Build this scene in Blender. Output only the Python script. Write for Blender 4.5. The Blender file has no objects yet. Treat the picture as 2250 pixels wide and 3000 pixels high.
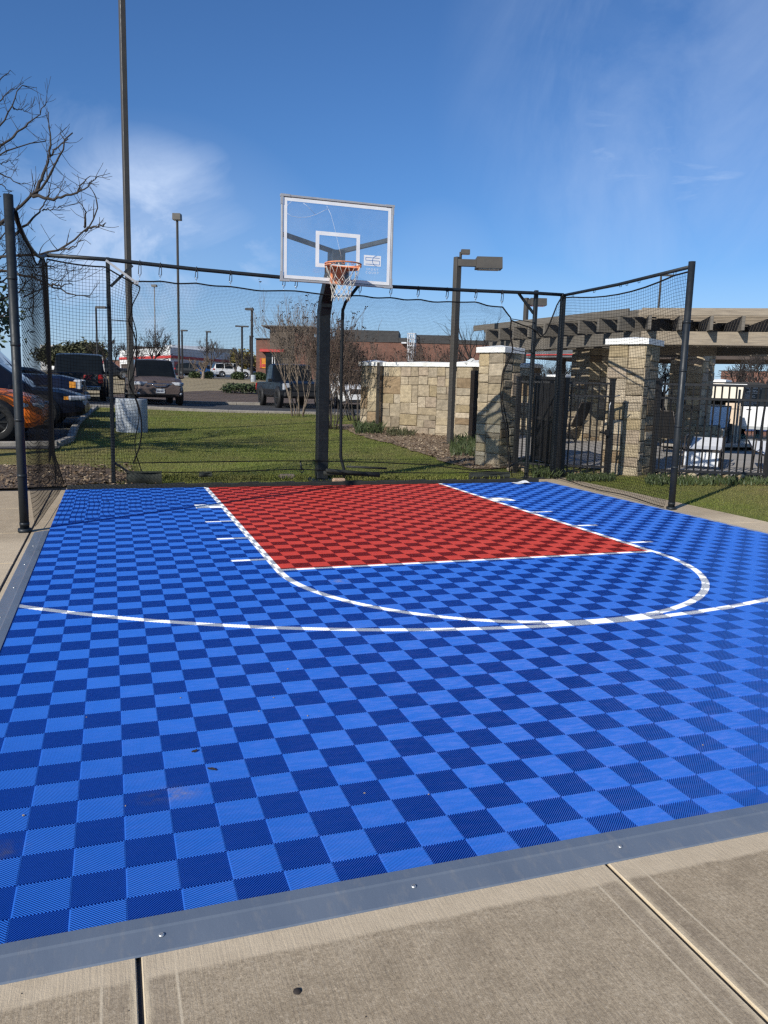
import bpy, bmesh, math, random
import numpy as np
from mathutils import Vector, Matrix, noise
SC = bpy.context.scene
COL = SC.collection
rad = math.radians
pi = math.pi
rnd = random.Random(7)
U = 0.1524                      # one court square (six inches) in metres

# ------------------------------------------------------------------ survey
# camera solved from the court squares; pixel coordinates of the 2250x3000 photograph
FPX = 2309.49
CAM = Vector((-0.0030, -2.3311, 1.4724))
CR = Vector((0.9458839, -0.32342835, 0.026415))
CU = Vector((0.02631538, 0.15758357, 0.98715496))
CF = Vector((0.32343647, 0.93303886, -0.1575669))

def ray(u, v):
    return CF + CR * ((u - 1125) / FPX) - CU * ((v - 1500) / FPX)
def at(u, v, d):
    return CAM + ray(u, v) * d
def aty(u, v, y):
    r = ray(u, v); return CAM + r * ((y - CAM.y) / r.y)
def atz(u, v, z):
    r = ray(u, v); return CAM + r * ((z - CAM.z) / r.z)
def sstep(a, b, x):
    t = min(1, max(0, (x - a) / (b - a))); return t * t * (3 - 2 * t)
def terr(x, y):
    """height of the ground"""
    def prof(sl):
        if y < 11: return 0.0
        z = sl * (min(y, 28) - 11)
        if y > 35: z += .0235 * (min(y, 110) - 35)
        return z
    a = prof(.034 + 0 * x); b = prof(.027)
    t = sstep(-1, 4, x)
    z = a * (1 - t) + b * t
    k = sstep(.62, .85, x / (y + 4)) if y > 5 else 0
    return z * (1 - .8 * k)
def on(u, v):
    """point where the line of sight through a pixel meets the ground"""
    r = ray(u, v); t = 4.0
    for i in range(4000):
        p = CAM + r * t
        if p.z < terr(p.x, p.y): break
        t *= 1.004
    return Vector((p.x, p.y, terr(p.x, p.y)))
def zfor(x, y, v):
    """height over (x, y) seen at pixel row v"""
    lo, hi = -2.0, 60.0
    for i in range(50):
        m = (lo + hi) / 2
        d = Vector((x, y, m)) - CAM
        vv = 1500 - FPX * d.dot(CU) / d.dot(CF)
        if vv > v: lo = m
        else: hi = m
    return m

# ------------------------------------------------------------------ materials
class NT:
    def __init__(s, tree): s.t = tree
    def n(s, typ, **kw):
        nd = s.t.nodes.new('ShaderNode' + typ)
        ins = kw.pop('i', {})
        for k, v in kw.items(): setattr(nd, k, v)
        for k, v in ins.items(): s.set(nd, k, v)
        return nd
    def set(s, nd, k, v):
        sock = nd.inputs[k]
        if hasattr(v, 'is_output') or isinstance(v, bpy.types.NodeSocket): s.t.links.new(v, sock)
        else: sock.default_value = v
    def m(s, op, a, b=None, c=None, clamp=False):
        nd = s.n('Math', operation=op, use_clamp=clamp)
        s.set(nd, 0, a)
        if b is not None: s.set(nd, 1, b)
        if c is not None: s.set(nd, 2, c)
        return nd.outputs[0]
    def mix(s, f, a, b, blend='MIX'):
        nd = s.n('MixRGB', blend_type=blend)
        s.set(nd, 0, f); s.set(nd, 1, a); s.set(nd, 2, b)
        return nd.outputs[0]
    def noise(s, vec, scale, detail=4, rough=.6, dist=0):
        nd = s.n('TexNoise', i={'Vector': vec, 'Scale': scale, 'Detail': detail, 'Roughness': rough, 'Distortion': dist})
        return nd.outputs['Fac']
    def ramp(s, f, stops):
        nd = s.n('ValToRGB'); s.set(nd, 0, f)
        e = nd.color_ramp.elements
        e[0].position, e[0].color = stops[0][0], c4(stops[0][1])
        e[1].position, e[1].color = stops[-1][0], c4(stops[-1][1])
        for p, c in stops[1:-1]:
            k = e.new(p); k.color = c4(c)
        return nd.outputs[0]
    def mapr(s, f, a, b, c=0., d=1.):
        nd = s.n('MapRange', i={0: f, 1: a, 2: b, 3: c, 4: d}); return nd.outputs[0]
def c4(c):
    if isinstance(c, (int, float)): return (c, c, c, 1)
    return (*c[:3], 1)

def newmat(name):
    m = bpy.data.materials.new(name); m.use_nodes = True
    t = NT(m.node_tree)
    b = m.node_tree.nodes['Principled BSDF']
    return m, t, b
def pm(name, col, col2=None, scale=6, rough=.6, rvar=.1, bump=.0, bscale=60, metal=0., spec=.5, stretch=(1, 1, 1), dirt=None, dscale=2., coat=0, detail=5):
    """plain procedural surface: two tones mixed by noise, uneven roughness, bump, optional dirt patches"""
    m, t, b = newmat(name)
    if col2 is None: col2 = tuple(c * .72 for c in col)
    tc = t.n('TexCoord').outputs['Object']
    mp = t.n('Mapping', i={'Vector': tc, 'Scale': stretch}).outputs[0]
    f = t.noise(mp, scale, detail)
    f = t.mapr(f, .3, .7)
    c = t.mix(f, c4(col), c4(col2))
    if dirt:
        g = t.mapr(t.noise(mp, dscale, 6, .7), .52, .7)
        c = t.mix(t.m('MULTIPLY', g, .7), c, c4(dirt))
    t.set(b, 'Base Color', c)
    t.set(b, 'Roughness', t.mapr(t.noise(mp, scale * 2.3), .3, .7, max(.03, rough - rvar), min(1, rough + rvar)))
    b.inputs['Metallic'].default_value = metal
    b.inputs['Specular IOR Level'].default_value = spec
    if coat: b.inputs['Coat Weight'].default_value = coat; b.inputs['Coat Roughness'].default_value = .04
    if bump:
        bn = t.n('Bump', i={'Height': t.noise(mp, bscale, 6, .7), 'Strength': bump, 'Distance': .02})
        t.set(b, 'Normal', bn.outputs[0])
    return m
def attrmat(name, rough=.85, bump=.4, bscale=25, vscale=9, v=.35):
    """colour comes from the per-stone 'tone' attribute, broken up by noise"""
    m, t, b = newmat(name)
    at_ = t.n('Attribute', attribute_name='tone').outputs['Color']
    tc = t.n('TexCoord').outputs['Object']
    f = t.mapr(t.noise(tc, vscale, 6, .65), .3, .7, 1 - v, 1 + v * .5)
    c = t.mix(1., at_, t.n('CombineColor', i={0: f, 1: f, 2: f}).outputs[0], 'MULTIPLY')
    t.set(b, 'Base Color', c); b.inputs['Roughness'].default_value = rough
    b.inputs['Specular IOR Level'].default_value = .25
    bn = t.n('Bump', i={'Height': t.noise(tc, bscale, 7, .7), 'Strength': bump, 'Distance': .03})
    t.set(b, 'Normal', bn.outputs[0])
    return m
M = {}
M['black_steel'] = pm('black_steel', (.010, .013, .016), (.016, .02, .024), 9, .48, .1, .05, 90, dirt=(.028, .03, .03), dscale=5, spec=.35)
M['net_black'] = pm('net_black', (.006, .006, .007), None, 9, .9, .05, spec=.1)
M['rope_black'] = pm('rope_black', (.008, .008, .009), None, 30, .85, .1, spec=.2)
M['bungee'] = pm('bungee', (.012, .013, .016), None, 30, .7)
M['zinc'] = pm('zinc', (.5, .5, .5), (.35, .35, .36), 20, .35, .1, metal=.9)
M['bronze'] = pm('bronze', (.07, .062, .051), (.054, .048, .04), 4, .5, .1, .05, 40)
M['dark_pole'] = pm('dark_pole', (.035, .032, .03), None, 4, .5)
M['alu'] = pm('alu', (.42, .42, .42), (.34, .34, .35), 8, .42, .1, metal=.3)
M['white_paint'] = pm('white_paint', (.72, .73, .74), (.62, .63, .65), 6, .55)
M['orange_rim'] = pm('orange_rim', (.66, .27, .13), (.55, .19, .09), 18, .5, .15, .1, 60, dirt=(.22, .07, .04), dscale=14)
M['cord_white'] = pm('cord_white', (.66, .64, .58), (.5, .48, .42), 40, .9)
M['grey_ramp'] = pm('grey_ramp', (.15, .18, .225), (.118, .148, .195), 5, .34, .12, .05, 70, dirt=(.2, .21, .225), dscale=26, stretch=(1, .35, 1))
M['screw'] = pm('screw', (.6, .6, .58), None, 50, .4, metal=.7)
M['white_cap'] = pm('white_cap', (.82, .82, .79), (.76, .76, .73), 3, .7, .1, .1, 30, dirt=(.62, .6, .55), dscale=3)
M['stone'] = attrmat('stone')
M['mortar'] = pm('mortar', (.13, .105, .075), (.08, .065, .05), 20, .95, .05, .4, 60)
M['stone_core'] = M['mortar']
M['fence_metal'] = pm('fence_metal', (.014, .014, .015), (.022, .021, .021), 12, .45, .1, .03, 60)
M['conc_base'] = pm('conc_base', (.42, .45, .47), (.36, .39, .42), 5, .85, .1, .25, 60, dirt=(.27, .28, .28), dscale=5)
M['kerb'] = pm('kerb', (.34, .31, .26), (.26, .235, .2), 6, .9, .05, .3, 50, dirt=(.17, .15, .13))
M['asphalt'] = pm('asphalt', (.06, .06, .062), (.042, .042, .045), 3, .9, .05, .3, 80, dirt=(.09, .088, .084))
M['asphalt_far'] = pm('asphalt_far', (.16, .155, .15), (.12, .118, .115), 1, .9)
M['ply_black'] = pm('ply_black', (.012, .013, .012), (.022, .024, .02), 14, .75, .1, .2, 30)
M['mesh_bag'] = pm('mesh_bag', (.016, .02, .016), (.03, .035, .028), 25, .9, .05, .5, 60)
M['tyre'] = pm('tyre', (.012, .012, .012), (.02, .02, .02), 10, .8, .1, .2, 60)
M['rim_dark'] = pm('rim_dark', (.03, .03, .03), None, 10, .35, metal=.4)
M['rim_silver'] = pm('rim_silver', (.5, .5, .5), (.4, .4, .4), 10, .3, metal=.7)
M['car_glass'] = pm('car_glass', (.006, .008, .010), (.01, .013, .015), 2, .045, .02, spec=.16)
M['lens'] = pm('lens', (.55, .57, .6), (.3, .32, .35), 30, .12, .05, spec=.8)
M['amber'] = pm('amber', (.75, .3, .03), None, 20, .2)
M['red_lens'] = pm('red_lens', (.5, .015, .012), None, 10, .15)
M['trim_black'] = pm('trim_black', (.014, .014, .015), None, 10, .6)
M['chrome'] = pm('chrome', (.6, .6, .6), (.5, .5, .5), 8, .15, metal=1)
M['plate_white'] = pm('plate_white', (.6, .62, .64), None, 30, .5)
M['plate_ink'] = pm('plate_ink', (.04, .05, .1), None, 30, .5)
def carpaint(name, c):
    return pm(name, c, tuple(x * .85 for x in c), 1.5, .38, .06, coat=.1, spec=.22)
M['lit_wood'] = pm('lit_wood', (.33, .275, .205), (.20, .165, .125), 5, .85, .05, .3, 40, stretch=(.6, .6, 8), dirt=(.2, .17, .14))  # pergola timber with the sunlit tone of its right section in the colour
M['shaded_wood'] = pm('shaded_wood', (.17, .15, .125), (.1, .09, .075), 5, .9, .05, .3, 40, stretch=(.6, .6, 8))  # same timber with the left section's shade in its colour; rafters share it
M['sling'] = pm('sling', (.66, .67, .68), (.58, .59, .6), 12, .8, .05, .1, 200)
M['brown_metal'] = pm('brown_metal', (.035, .028, .024), None, 10, .5)
M['pool_deck'] = pm('pool_deck', (.36, .33, .29), (.29, .265, .235), 2.5, .9, .05, .2, 60, dirt=(.2, .18, .16))
M['bark_grey'] = pm('bark_grey', (.105, .088, .075), (.06, .05, .044), 12, .95, .05, .5, 40)
M['bark_dark'] = pm('bark_dark', (.05, .041, .036), (.028, .024, .021), 12, .95, .05, .5, 40)
M['bark_pale'] = pm('bark_pale', (.30, .235, .18), (.17, .13, .10), 8, .9, .05, .3, 40)
M['bark_red'] = pm('bark_red', (.19, .135, .105), (.11, .08, .062), 8, .95, .05, .3, 40)
M['seed'] = pm('seed', (.03, .022, .018), None, 8, .9)
M['leaf_dark'] = pm('leaf_dark', (.035, .055, .018), (.07, .095, .03), 3, .6)
M['leaf_olive'] = pm('leaf_olive', (.085, .085, .035), (.05, .055, .022), 3, .7)
M['leaf_yellow'] = pm('leaf_yellow', (.25, .19, .04), (.12, .11, .03), 3, .7)
M['leaf_litter'] = pm('leaf_litter', (.22, .15, .09), (.09, .06, .038), 9, .9)
M['litter_pale'] = pm('litter_pale', (.42, .33, .22), (.3, .22, .14), 9, .9)
M['white_wall'] = pm('white_wall', (.7, .7, .69), (.62, .62, .61), .6, .85, dirt=(.5, .5, .48), dscale=.5)
M['red_band'] = pm('red_band', (.5, .045, .035), (.42, .035, .03), 2, .6)
M['dark_wall'] = pm('dark_wall', (.045, .043, .042), (.035, .034, .034), 1, .7)
M['brown_roof'] = pm('brown_roof', (.07, .05, .04), None, 2, .8)
M['grey_roof'] = pm('grey_roof', (.14, .15, .155), (.1, .105, .11), 1.5, .6)
M['cream'] = pm('cream', (.72, .66, .54), (.66, .6, .48), 3, .7)
M['peach'] = pm('peach', (.64, .5, .36), (.58, .45, .32), 3, .7)
M['sign_dark'] = pm('sign_dark', (.035, .042, .05), None, 4, .4)
M['sign_white'] = pm('sign_white', (.75, .75, .75), None, 8, .5)
M['grey_post'] = pm('grey_post', (.2, .19, .175), (.14, .13, .12), 6, .8)
M['win_dark'] = pm('win_dark', (.012, .014, .016), None, 3, .15)
M['rock'] = attrmat('rock', .9, .5, 18, 7)
def brick_mat():
    m, t, b = newmat('brick')
    tc = t.n('TexCoord').outputs['Object']
    br = t.n('TexBrick', i={'Vector': t.n('Mapping', i={'Vector': tc, 'Rotation': (rad(90), 0, rad(19))}).outputs[0], 'Color1': (.2, .075, .045, 1), 'Color2': (.15, .06, .04, 1), 'Mortar': (.17, .12, .095, 1), 'Scale': 1., 'Mortar Size': .012, 'Brick Width': .25, 'Row Height': .08})
    f = t.mapr(t.noise(tc, .7, 5), .3, .7, .8, 1.15)
    t.set(b, 'Base Color', t.mix(1., br.outputs[0], t.n('CombineColor', i={0: f, 1: f, 2: f}).outputs[0], 'MULTIPLY'))
    b.inputs['Roughness'].default_value = .9
    return m
M['brick'] = brick_mat()
def glass_mat():
    m, t, b = newmat('board_glass')
    tc = t.n('TexCoord').outputs['Object']
    d = t.n('BsdfDiffuse', i={'Color': (.75, .78, .8, 1)}).outputs[0]
    tr = t.n('BsdfTransparent', i={'Color': (.9, .93, .95, 1)}).outputs[0]
    g = t.n('BsdfGlossy', i={'Color': (1, 1, 1, 1), 'Roughness': .03}).outputs[0]
    dust = t.mapr(t.noise(tc, 3, 6, .7), .3, .75, .025, .07)
    a = t.n('MixShader', i={0: dust, 1: tr, 2: d}).outputs[0]
    a = t.n('MixShader', i={0: .045, 1: a, 2: g}).outputs[0]
    t.set(m.node_tree.nodes['Material Output'], 0, a)
    return m
M['board_glass'] = glass_mat()
def water_mat():
    m, t, b = newmat('pool_water')
    tc = t.n('TexCoord').outputs['Object']
    b.inputs['Base Color'].default_value = (.03, .08, .11, 1)
    b.inputs['Roughness'].default_value = .04
    bn = t.n('Bump', i={'Height': t.noise(tc, 5, 3), 'Strength': .08, 'Distance': .02}); t.set(b, 'Normal', bn.outputs[0])
    return m
M['water'] = water_mat()
def grass_mat():
    m, t, b = newmat('lawn_grass')
    tc = t.n('TexCoord').outputs['Object']
    big = t.mapr(t.noise(tc, .55, 5, .65), .38, .66)
    fine = t.noise(tc, 38, 4, .75)
    g = t.ramp(fine, [(.25, (.07, .095, .016)), (.5, (.185, .225, .045)), (.75, (.37, .40, .115))])
    d = t.ramp(fine, [(.25, (.10, .08, .033)), (.5, (.24, .20, .085)), (.75, (.46, .38, .19))])
    # greener on the lawn behind the court, drier at the left and along the right strip
    sx = t.n('SeparateXYZ', i={0: tc})
    left = t.m('MAXIMUM', t.mapr(sx.outputs[0], .5, -1.5), t.m('MULTIPLY', t.mapr(sx.outputs[0], 8.2, 9.6), .75))
    patch = t.mapr(t.noise(tc, 2.3, 6, .7), .45, .7)
    f = t.m('ADD', t.m('ADD', t.m('MULTIPLY', big, .5), t.m('MULTIPLY', patch, .35)), t.m('MULTIPLY', left, .55), clamp=True)
    t.set(b, 'Base Color', t.mix(f, g, d)); b.inputs['Roughness'].default_value = .95
    b.inputs['Specular IOR Level'].default_value = .1
    bn = t.n('Bump', i={'Height': t.noise(tc, 45, 5, .8), 'Strength': .9, 'Distance': .05}); t.set(b, 'Normal', bn.outputs[0])
    return m
M['lawn'] = grass_mat()
M['straw'] = pm('straw', (.4, .31, .17), (.27, .21, .11), 1.2, .95, .02, .5, 12, dirt=(.2, .15, .08), dscale=.4)
M['brown_bed'] = pm('brown_bed', (.135, .09, .062), (.08, .055, .04), 2.5, .95, .02, .8, 14, dirt=(.2, .14, .09), dscale=1.2)
M['mulch'] = pm('mulch', (.16, .108, .07), (.05, .035, .024), 26, .95, .02, 1., 30, dirt=(.3, .22, .14), dscale=18)
M['gravel'] = pm('gravel', (.36, .25, .15), (.15, .10, .065), 22, .95, .02, 1., 30, dirt=(.5, .4, .28), dscale=16)
M['far_ground'] = pm('far_ground', (.3, .24, .14), (.2, .17, .1), .3, .95)

def concrete_mat():
    m, t, b = newmat('broomed_concrete')
    tc = t.n('TexCoord').outputs['Object']
    sx = t.n('SeparateXYZ', i={0: tc})
    big = t.noise(tc, 1.1, 6, .6)
    mid = t.noise(tc, 7, 8, .7)
    st = t.n('Mapping', i={'Vector': tc, 'Scale': (120, 7, 1)}).outputs[0]
    broom = t.noise(st, 1., 3, .6)
    fine = t.noise(tc, 260, 3, .8)
    c = t.ramp(mid, [(.25, (.30, .228, .145)), (.55, (.51, .40, .265)), (.8, (.64, .525, .37))])
    c = t.mix(t.mapr(big, .35, .7, .0, .55), c, (.60, .49, .34, 1))
    c = t.mix(t.mapr(fine, .3, .75, .0, .6), c, (.17, .125, .08, 1))
    spk = t.noise(tc, 95, 6, .85)
    c = t.mix(t.mapr(spk, .5, .66, 0, .7), c, (.16, .12, .08, 1)); c = t.mix(t.mapr(spk, .46, .34, 0, .55), c, (.72, .6, .44, 1))
    blot = t.mapr(t.noise(tc, 3.1, 7, .75), .5, .72, 0, .5)
    c = t.mix(blot, c, (.2, .155, .105, 1))
    c = t.mix(t.mapr(broom, .35, .7, 0, .16), c, (.24, .19, .13, 1))
    # tooled lines either side of each joint, chipped pale rims, a few wandering cracks
    def band(x0, w_, k=.012):
        q = t.m('ABSOLUTE', t.m('SUBTRACT', t.m('ADD', sx.outputs[0], t.m('MULTIPLY', t.m('SUBTRACT', t.noise(tc, 9, 5, .7), .5), k)), x0))
        return t.mapr(q, w_, w_ * .35)
    front = t.m('LESS_THAN', sx.outputs[1], -.3)
    for x0 in (.026, 1.454):
        c = t.mix(t.m('MULTIPLY', t.m('MULTIPLY', band(x0, .03, .03), front), .75), c, (.74, .60, .40, 1))
        for o_ in (-.09, .09):
            c = t.mix(t.m('MULTIPLY', t.m('MULTIPLY', band(x0 + o_, .005, .004), front), .55), c, (.74, .62, .44, 1))
            c = t.mix(t.m('MULTIPLY', t.m('MULTIPLY', band(x0 + o_ * .55, .04, .02), front), .22), c, (.24, .19, .14, 1))
    # smoother, cleaner trowelled border next to the court edging
    wob = t.m('MULTIPLY', t.m('SUBTRACT', t.noise(tc, 3, 4), .5), .05)
    yy = t.m('ADD', sx.outputs[1], wob)
    e = t.mapr(yy, -.485, -.47)
    e2 = t.mapr(t.m('ADD', sx.outputs[0], wob), 6.9, 6.85)
    e = t.m('MULTIPLY', e, 1.0)
    sm = t.mix(t.mapr(t.noise(tc, 14, 6, .7), .3, .7), (.68, .55, .38, 1), (.55, .44, .3, 1))
    inner = t.m('MULTIPLY', e, t.mapr(yy, 5.3, 5.6, 1., .25))
    c = t.mix(t.m('MULTIPLY', inner, .8), c, sm)
    t.set(b, 'Base Color', c); b.inputs['Roughness'].default_value = .92
    b.inputs['Specular IOR Level'].default_value = .2
    h = t.m('ADD', t.m('MULTIPLY', broom, .6), t.m('ADD', t.m('MULTIPLY', fine, .5), mid))
    bn = t.n('Bump', i={'Height': h, 'Strength': .35, 'Distance': .01}); t.set(b, 'Normal', bn.outputs[0])
    return m
M['concrete'] = concrete_mat()

def court_mat():
    m, t, b = newmat('court_plastic')
    tc = t.n('TexCoord').outputs['Object']
    sc_ = t.n('VectorMath', operation='SCALE', i={0: tc, 'Scale': 1 / U}).outputs[0]
    sx = t.n('SeparateXYZ', i={0: sc_}); X, Y = sx.outputs[0], sx.outputs[1]
    def rng(v, a, b_):  # 1 inside a..b
        return t.m('COMPARE', v, (a + b_) / 2, (b_ - a) / 2)
    def rect(x0, x1, y0, y1): return t.m('MULTIPLY', rng(X, x0, x1), rng(Y, y0, y1))
    def ring(cx, cy, r0, r1):
        dx = t.m('SUBTRACT', X, cx); dy = t.m('SUBTRACT', Y, cy)
        d = t.m('SQRT', t.m('ADD', t.m('MULTIPLY', dx, dx), t.m('MULTIPLY', dy, dy)))
        return rng(d, r0, r1)
    lane = rect(8.0, 31.6, 24.7, 58.6)
    ws = [rect(7.84, 8.22, 24.4, 58.6), rect(31.3, 31.68, 24.4, 58.6), rect(7.9, 31.62, 24.4, 24.74)]
    for y0, y1 in ((46.05, 47.95), (39.72, 40.1), (33.4, 33.8), (27.08, 27.46)):
        ws.append(rect(5.95, 8, y0, y1)); ws.append(rect(31.5, 33.55, y0, y1))
    ws.append(t.m('MULTIPLY', ring(19.78, 24.3, 11.56, 11.94), t.m('LESS_THAN', Y, 24.4)))
    ws.append(t.m('MULTIPLY', ring(19.78, 50.78, 38.3, 38.68), t.m('LESS_THAN', Y, 30)))
    w = ws[0]
    for k in ws[1:]: w = t.m('MAXIMUM', w, k)
    wear = t.mapr(t.noise(tc, 2.2, 6, .7), .35, .75)
    blue = t.mix(wear, (.017, .118, .50, 1), (.024, .132, .52, 1))
    # pale scuffing together with a painted-in sheen toward the front right
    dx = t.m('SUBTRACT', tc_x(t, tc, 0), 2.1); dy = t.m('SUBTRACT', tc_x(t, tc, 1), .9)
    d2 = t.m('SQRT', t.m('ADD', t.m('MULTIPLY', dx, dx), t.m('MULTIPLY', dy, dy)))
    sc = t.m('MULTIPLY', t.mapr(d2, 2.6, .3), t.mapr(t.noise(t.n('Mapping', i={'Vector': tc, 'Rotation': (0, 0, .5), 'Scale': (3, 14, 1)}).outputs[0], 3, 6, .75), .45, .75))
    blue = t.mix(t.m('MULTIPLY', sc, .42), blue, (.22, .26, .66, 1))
    red = t.mix(wear, (.41, .034, .024, 1), (.46, .044, .032, 1))
    c = t.mix(lane, blue, red)
    c = t.mix(w, c, (.78, .79, .8, 1))
    deep = t.mapr(sx.outputs[2], -.1, -.035, 1, 0)          # the grid floor under the ribs is unpainted moulded plastic
    # dusty smudges left by shoes
    sm = None
    for (px, py, r) in ((.17, .41, .08), (.10, .40, .06), (-.37, .2, .07), (1.6, 3.3, .1)):
        ax = t.m('MULTIPLY', t.m('SUBTRACT', tc_x(t, tc, 0), px), .7); ay = t.m('SUBTRACT', tc_x(t, tc, 1), py)
        q = t.mapr(t.m('SQRT', t.m('ADD', t.m('MULTIPLY', ax, ax), t.m('MULTIPLY', ay, ay))), r, r * .2)
        sm = q if sm is None else t.m('MAXIMUM', sm, q)
    sm = t.m('MULTIPLY', sm, t.mapr(t.noise(tc, 12, 6, .75), .45, .7))
    c = t.mix(t.m('MULTIPLY', sm, .6), c, (.3, .24, .18, 1))
    t.set(b, 'Base Color', c)
    t.set(b, 'Roughness', t.mapr(wear, 0, 1, .45, .58))
    b.inputs['Specular IOR Level'].default_value = .35
    return m
def tc_x(t, tc, k):
    return t.n('SeparateXYZ', i={0: tc}).outputs[k]
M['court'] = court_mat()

# ------------------------------------------------------------------ mesh builder
OFF = {}
def tag(o, label=None, cat=None, group=None, kind=None):
    if label: o['label'] = label
    if cat: o['category'] = cat
    if group: o['group'] = group
    if kind: o['kind'] = kind
    return o
def thing(name, label, cat, loc=(0, 0, 0), rz=0., group=None, local=False, s=1.):
    o = bpy.data.objects.new(name, None); COL.objects.link(o)
    o.location = loc; o.rotation_euler = (0, 0, rz); o.empty_display_size = .2
    if s != 1: o.scale = (s, s, s)
    OFF[o.name] = Vector((0, 0, 0)) if local else Vector(loc)
    return tag(o, label, cat, group)
class MB:
    def __init__(s): s.v = []; s.f = []; s.sm = []; s.tone = []
    def add(s, vs, fs, smooth=False, tone=None):
        k = len(s.v); s.v += [tuple(p) for p in vs]
        for f in fs: s.f.append(tuple(i + k for i in f)); s.sm.append(smooth)
        s.tone += [tone or (1, 1, 1)] * len(fs)
        return s
    def box(s, c, size, rz=0., M_=None, tone=None, bev=0.):
        hx, hy, hz = size[0] / 2, size[1] / 2, size[2] / 2
        if M_ is None: M_ = Matrix.Rotation(rz, 3, 'Z')
        c = Vector(c)
        if bev and bev < min(hx, hy, hz):
            vs = []; idx = {}
            for sx in (-1, 1):
                for sy in (-1, 1):
                    for sz in (-1, 1):
                        for a in range(3):
                            q = [hx - bev, hy - bev, hz - bev]; q[a] += bev
                            idx[sx, sy, sz, a] = len(vs)
                            vs.append(c + M_ @ Vector((sx * q[0], sy * q[1], sz * q[2])))
            fs = []
            for a in range(3):
                b_, d_ = (a + 1) % 3, (a + 2) % 3
                for sg in (-1, 1):
                    def key(p, q):
                        k = [0, 0, 0]; k[a] = sg; k[b_] = p; k[d_] = q; return idx[(*k, a)]
                    f = [key(-1, -1), key(1, -1), key(1, 1), key(-1, 1)]
                    fs.append(f if sg > 0 else f[::-1])
                for p in (-1, 1):
                    for q in (-1, 1):      # edge along axis a between faces b_ and d_
                        def kk(t_, ax):
                            k = [0, 0, 0]; k[a] = t_; k[b_] = p; k[d_] = q; return idx[(*k, ax)]
                        f = [kk(-1, b_), kk(1, b_), kk(1, d_), kk(-1, d_)]
                        fs.append(f if p * q < 0 else f[::-1])
            for sx in (-1, 1):
                for sy in (-1, 1):
                    for sz in (-1, 1):
                        f = [idx[sx, sy, sz, 0], idx[sx, sy, sz, 1], idx[sx, sy, sz, 2]]
                        fs.append(f if sx * sy * sz > 0 else f[::-1])
            return s.add(vs, fs, False, tone)
        vs = [c + M_ @ Vector((x * hx, y * hy, z * hz)) for x in (-1, 1) for y in (-1, 1) for z in (-1, 1)]
        return s.add(vs, [(0, 1, 3, 2), (4, 6, 7, 5), (0, 4, 5, 1), (2, 3, 7, 6), (0, 2, 6, 4), (1, 5, 7, 3)], False, tone)
    def bar(s, p, q, w, h=None, up=(0, 0, 1), bev=0.):
        """rectangular bar from p to q"""
        h = h or w; p = Vector(p); q = Vector(q); d = (q - p); L = d.length; d /= L
        up = Vector(up)
        if abs(d.dot(up)) > .98: up = Vector((1, 0, 0))
        x = d.cross(up).normalized(); z = x.cross(d)
        return s.box((p + q) / 2, (w, L, h), M_=Matrix((x, d, z)).transposed(), bev=bev)
    def tube(s, pts, r, n=8, smooth=True, cap=True, closed=False):
        pts = [Vector(p) for p in pts]; k0 = len(pts)
        rs = r if isinstance(r, (list, tuple)) else [r] * k0
        vs = []; fs = []; prev = None
        for i, p in enumerate(pts):
            if closed: d = pts[(i + 1) % k0] - pts[i - 1]
            else: d = pts[min(i + 1, k0 - 1)] - pts[max(i - 1, 0)]
            if d.length < 1e-9: d = Vector((0, 0, 1))
            d.normalize()
            if prev is None:
                a = Vector((0, 0, 1)) if abs(d.z) < .9 else Vector((1, 0, 0))
                x = d.cross(a).normalized()
            else:
                x = (prev - d * prev.dot(d))
                x = x.normalized() if x.length > 1e-6 else d.orthogonal().normalized()
            prev = x; y = d.cross(x)
            for j in range(n):
                t = 2 * pi * j / n
                vs.append(p + (x * math.cos(t) + y * math.sin(t)) * rs[i])
        m_ = k0 if closed else k0 - 1
        for i in range(m_):
            for j in range(n):
                a, b = i * n, ((i + 1) % k0) * n
                fs.append((a + j, a + (j + 1) % n, b + (j + 1) % n, b + j))
        if cap and not closed: fs.append(tuple(range(n))[::-1]); fs.append(tuple((k0 - 1) * n + j for j in range(n)))
        return s.add(vs, fs, smooth)
    def lathe(s, prof, c=(0, 0, 0), n=24, axis='z', smooth=True):
        """profile of (radius, height) turned about an axis"""
        c = Vector(c); vs = []; fs = []
        for (r, h) in prof:
            for j in range(n):
                t = 2 * pi * j / n; a, b = r * math.cos(t), r * math.sin(t)
                vs.append(c + (Vector((a, b, h)) if axis == 'z' else Vector((a, h, b)) if axis == 'y' else Vector((h, a, b))))
        for i in range(len(prof) - 1):
            for j in range(n):
                f = (i * n + j, i * n + (j + 1) % n, (i + 1) * n + (j + 1) % n, (i + 1) * n + j)
                fs.append(f if axis != 'y' else f[::-1])
        return s.add(vs, fs, smooth)
    def poly(s, pts, th=None, nrm=None):
        """flat polygon, or a prism when th is given"""
        pts = [Vector(p) for p in pts]; n = len(pts)
        if th is None: return s.add(pts, [tuple(range(n))])
        if nrm is None: nrm = (pts[1] - pts[0]).cross(pts[2] - pts[1]).normalized()
        o = Vector(nrm) * th
        vs = pts + [p - o for p in pts]
        fs = [tuple(range(n)), tuple(range(2 * n - 1, n - 1, -1))] + [(i, n + i, n + (i + 1) % n, (i + 1) % n) for i in range(n)]
        return s.add(vs, fs)
    def grid(s, fn, nu, nv, smooth=True):
        vs = [fn(i / nu, j / nv) for i in range(nu + 1) for j in range(nv + 1)]
        fs = [(i * (nv + 1) + j, (i + 1) * (nv + 1) + j, (i + 1) * (nv + 1) + j + 1, i * (nv + 1) + j + 1) for i in range(nu) for j in range(nv)]
        return s.add(vs, fs, smooth)
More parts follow.
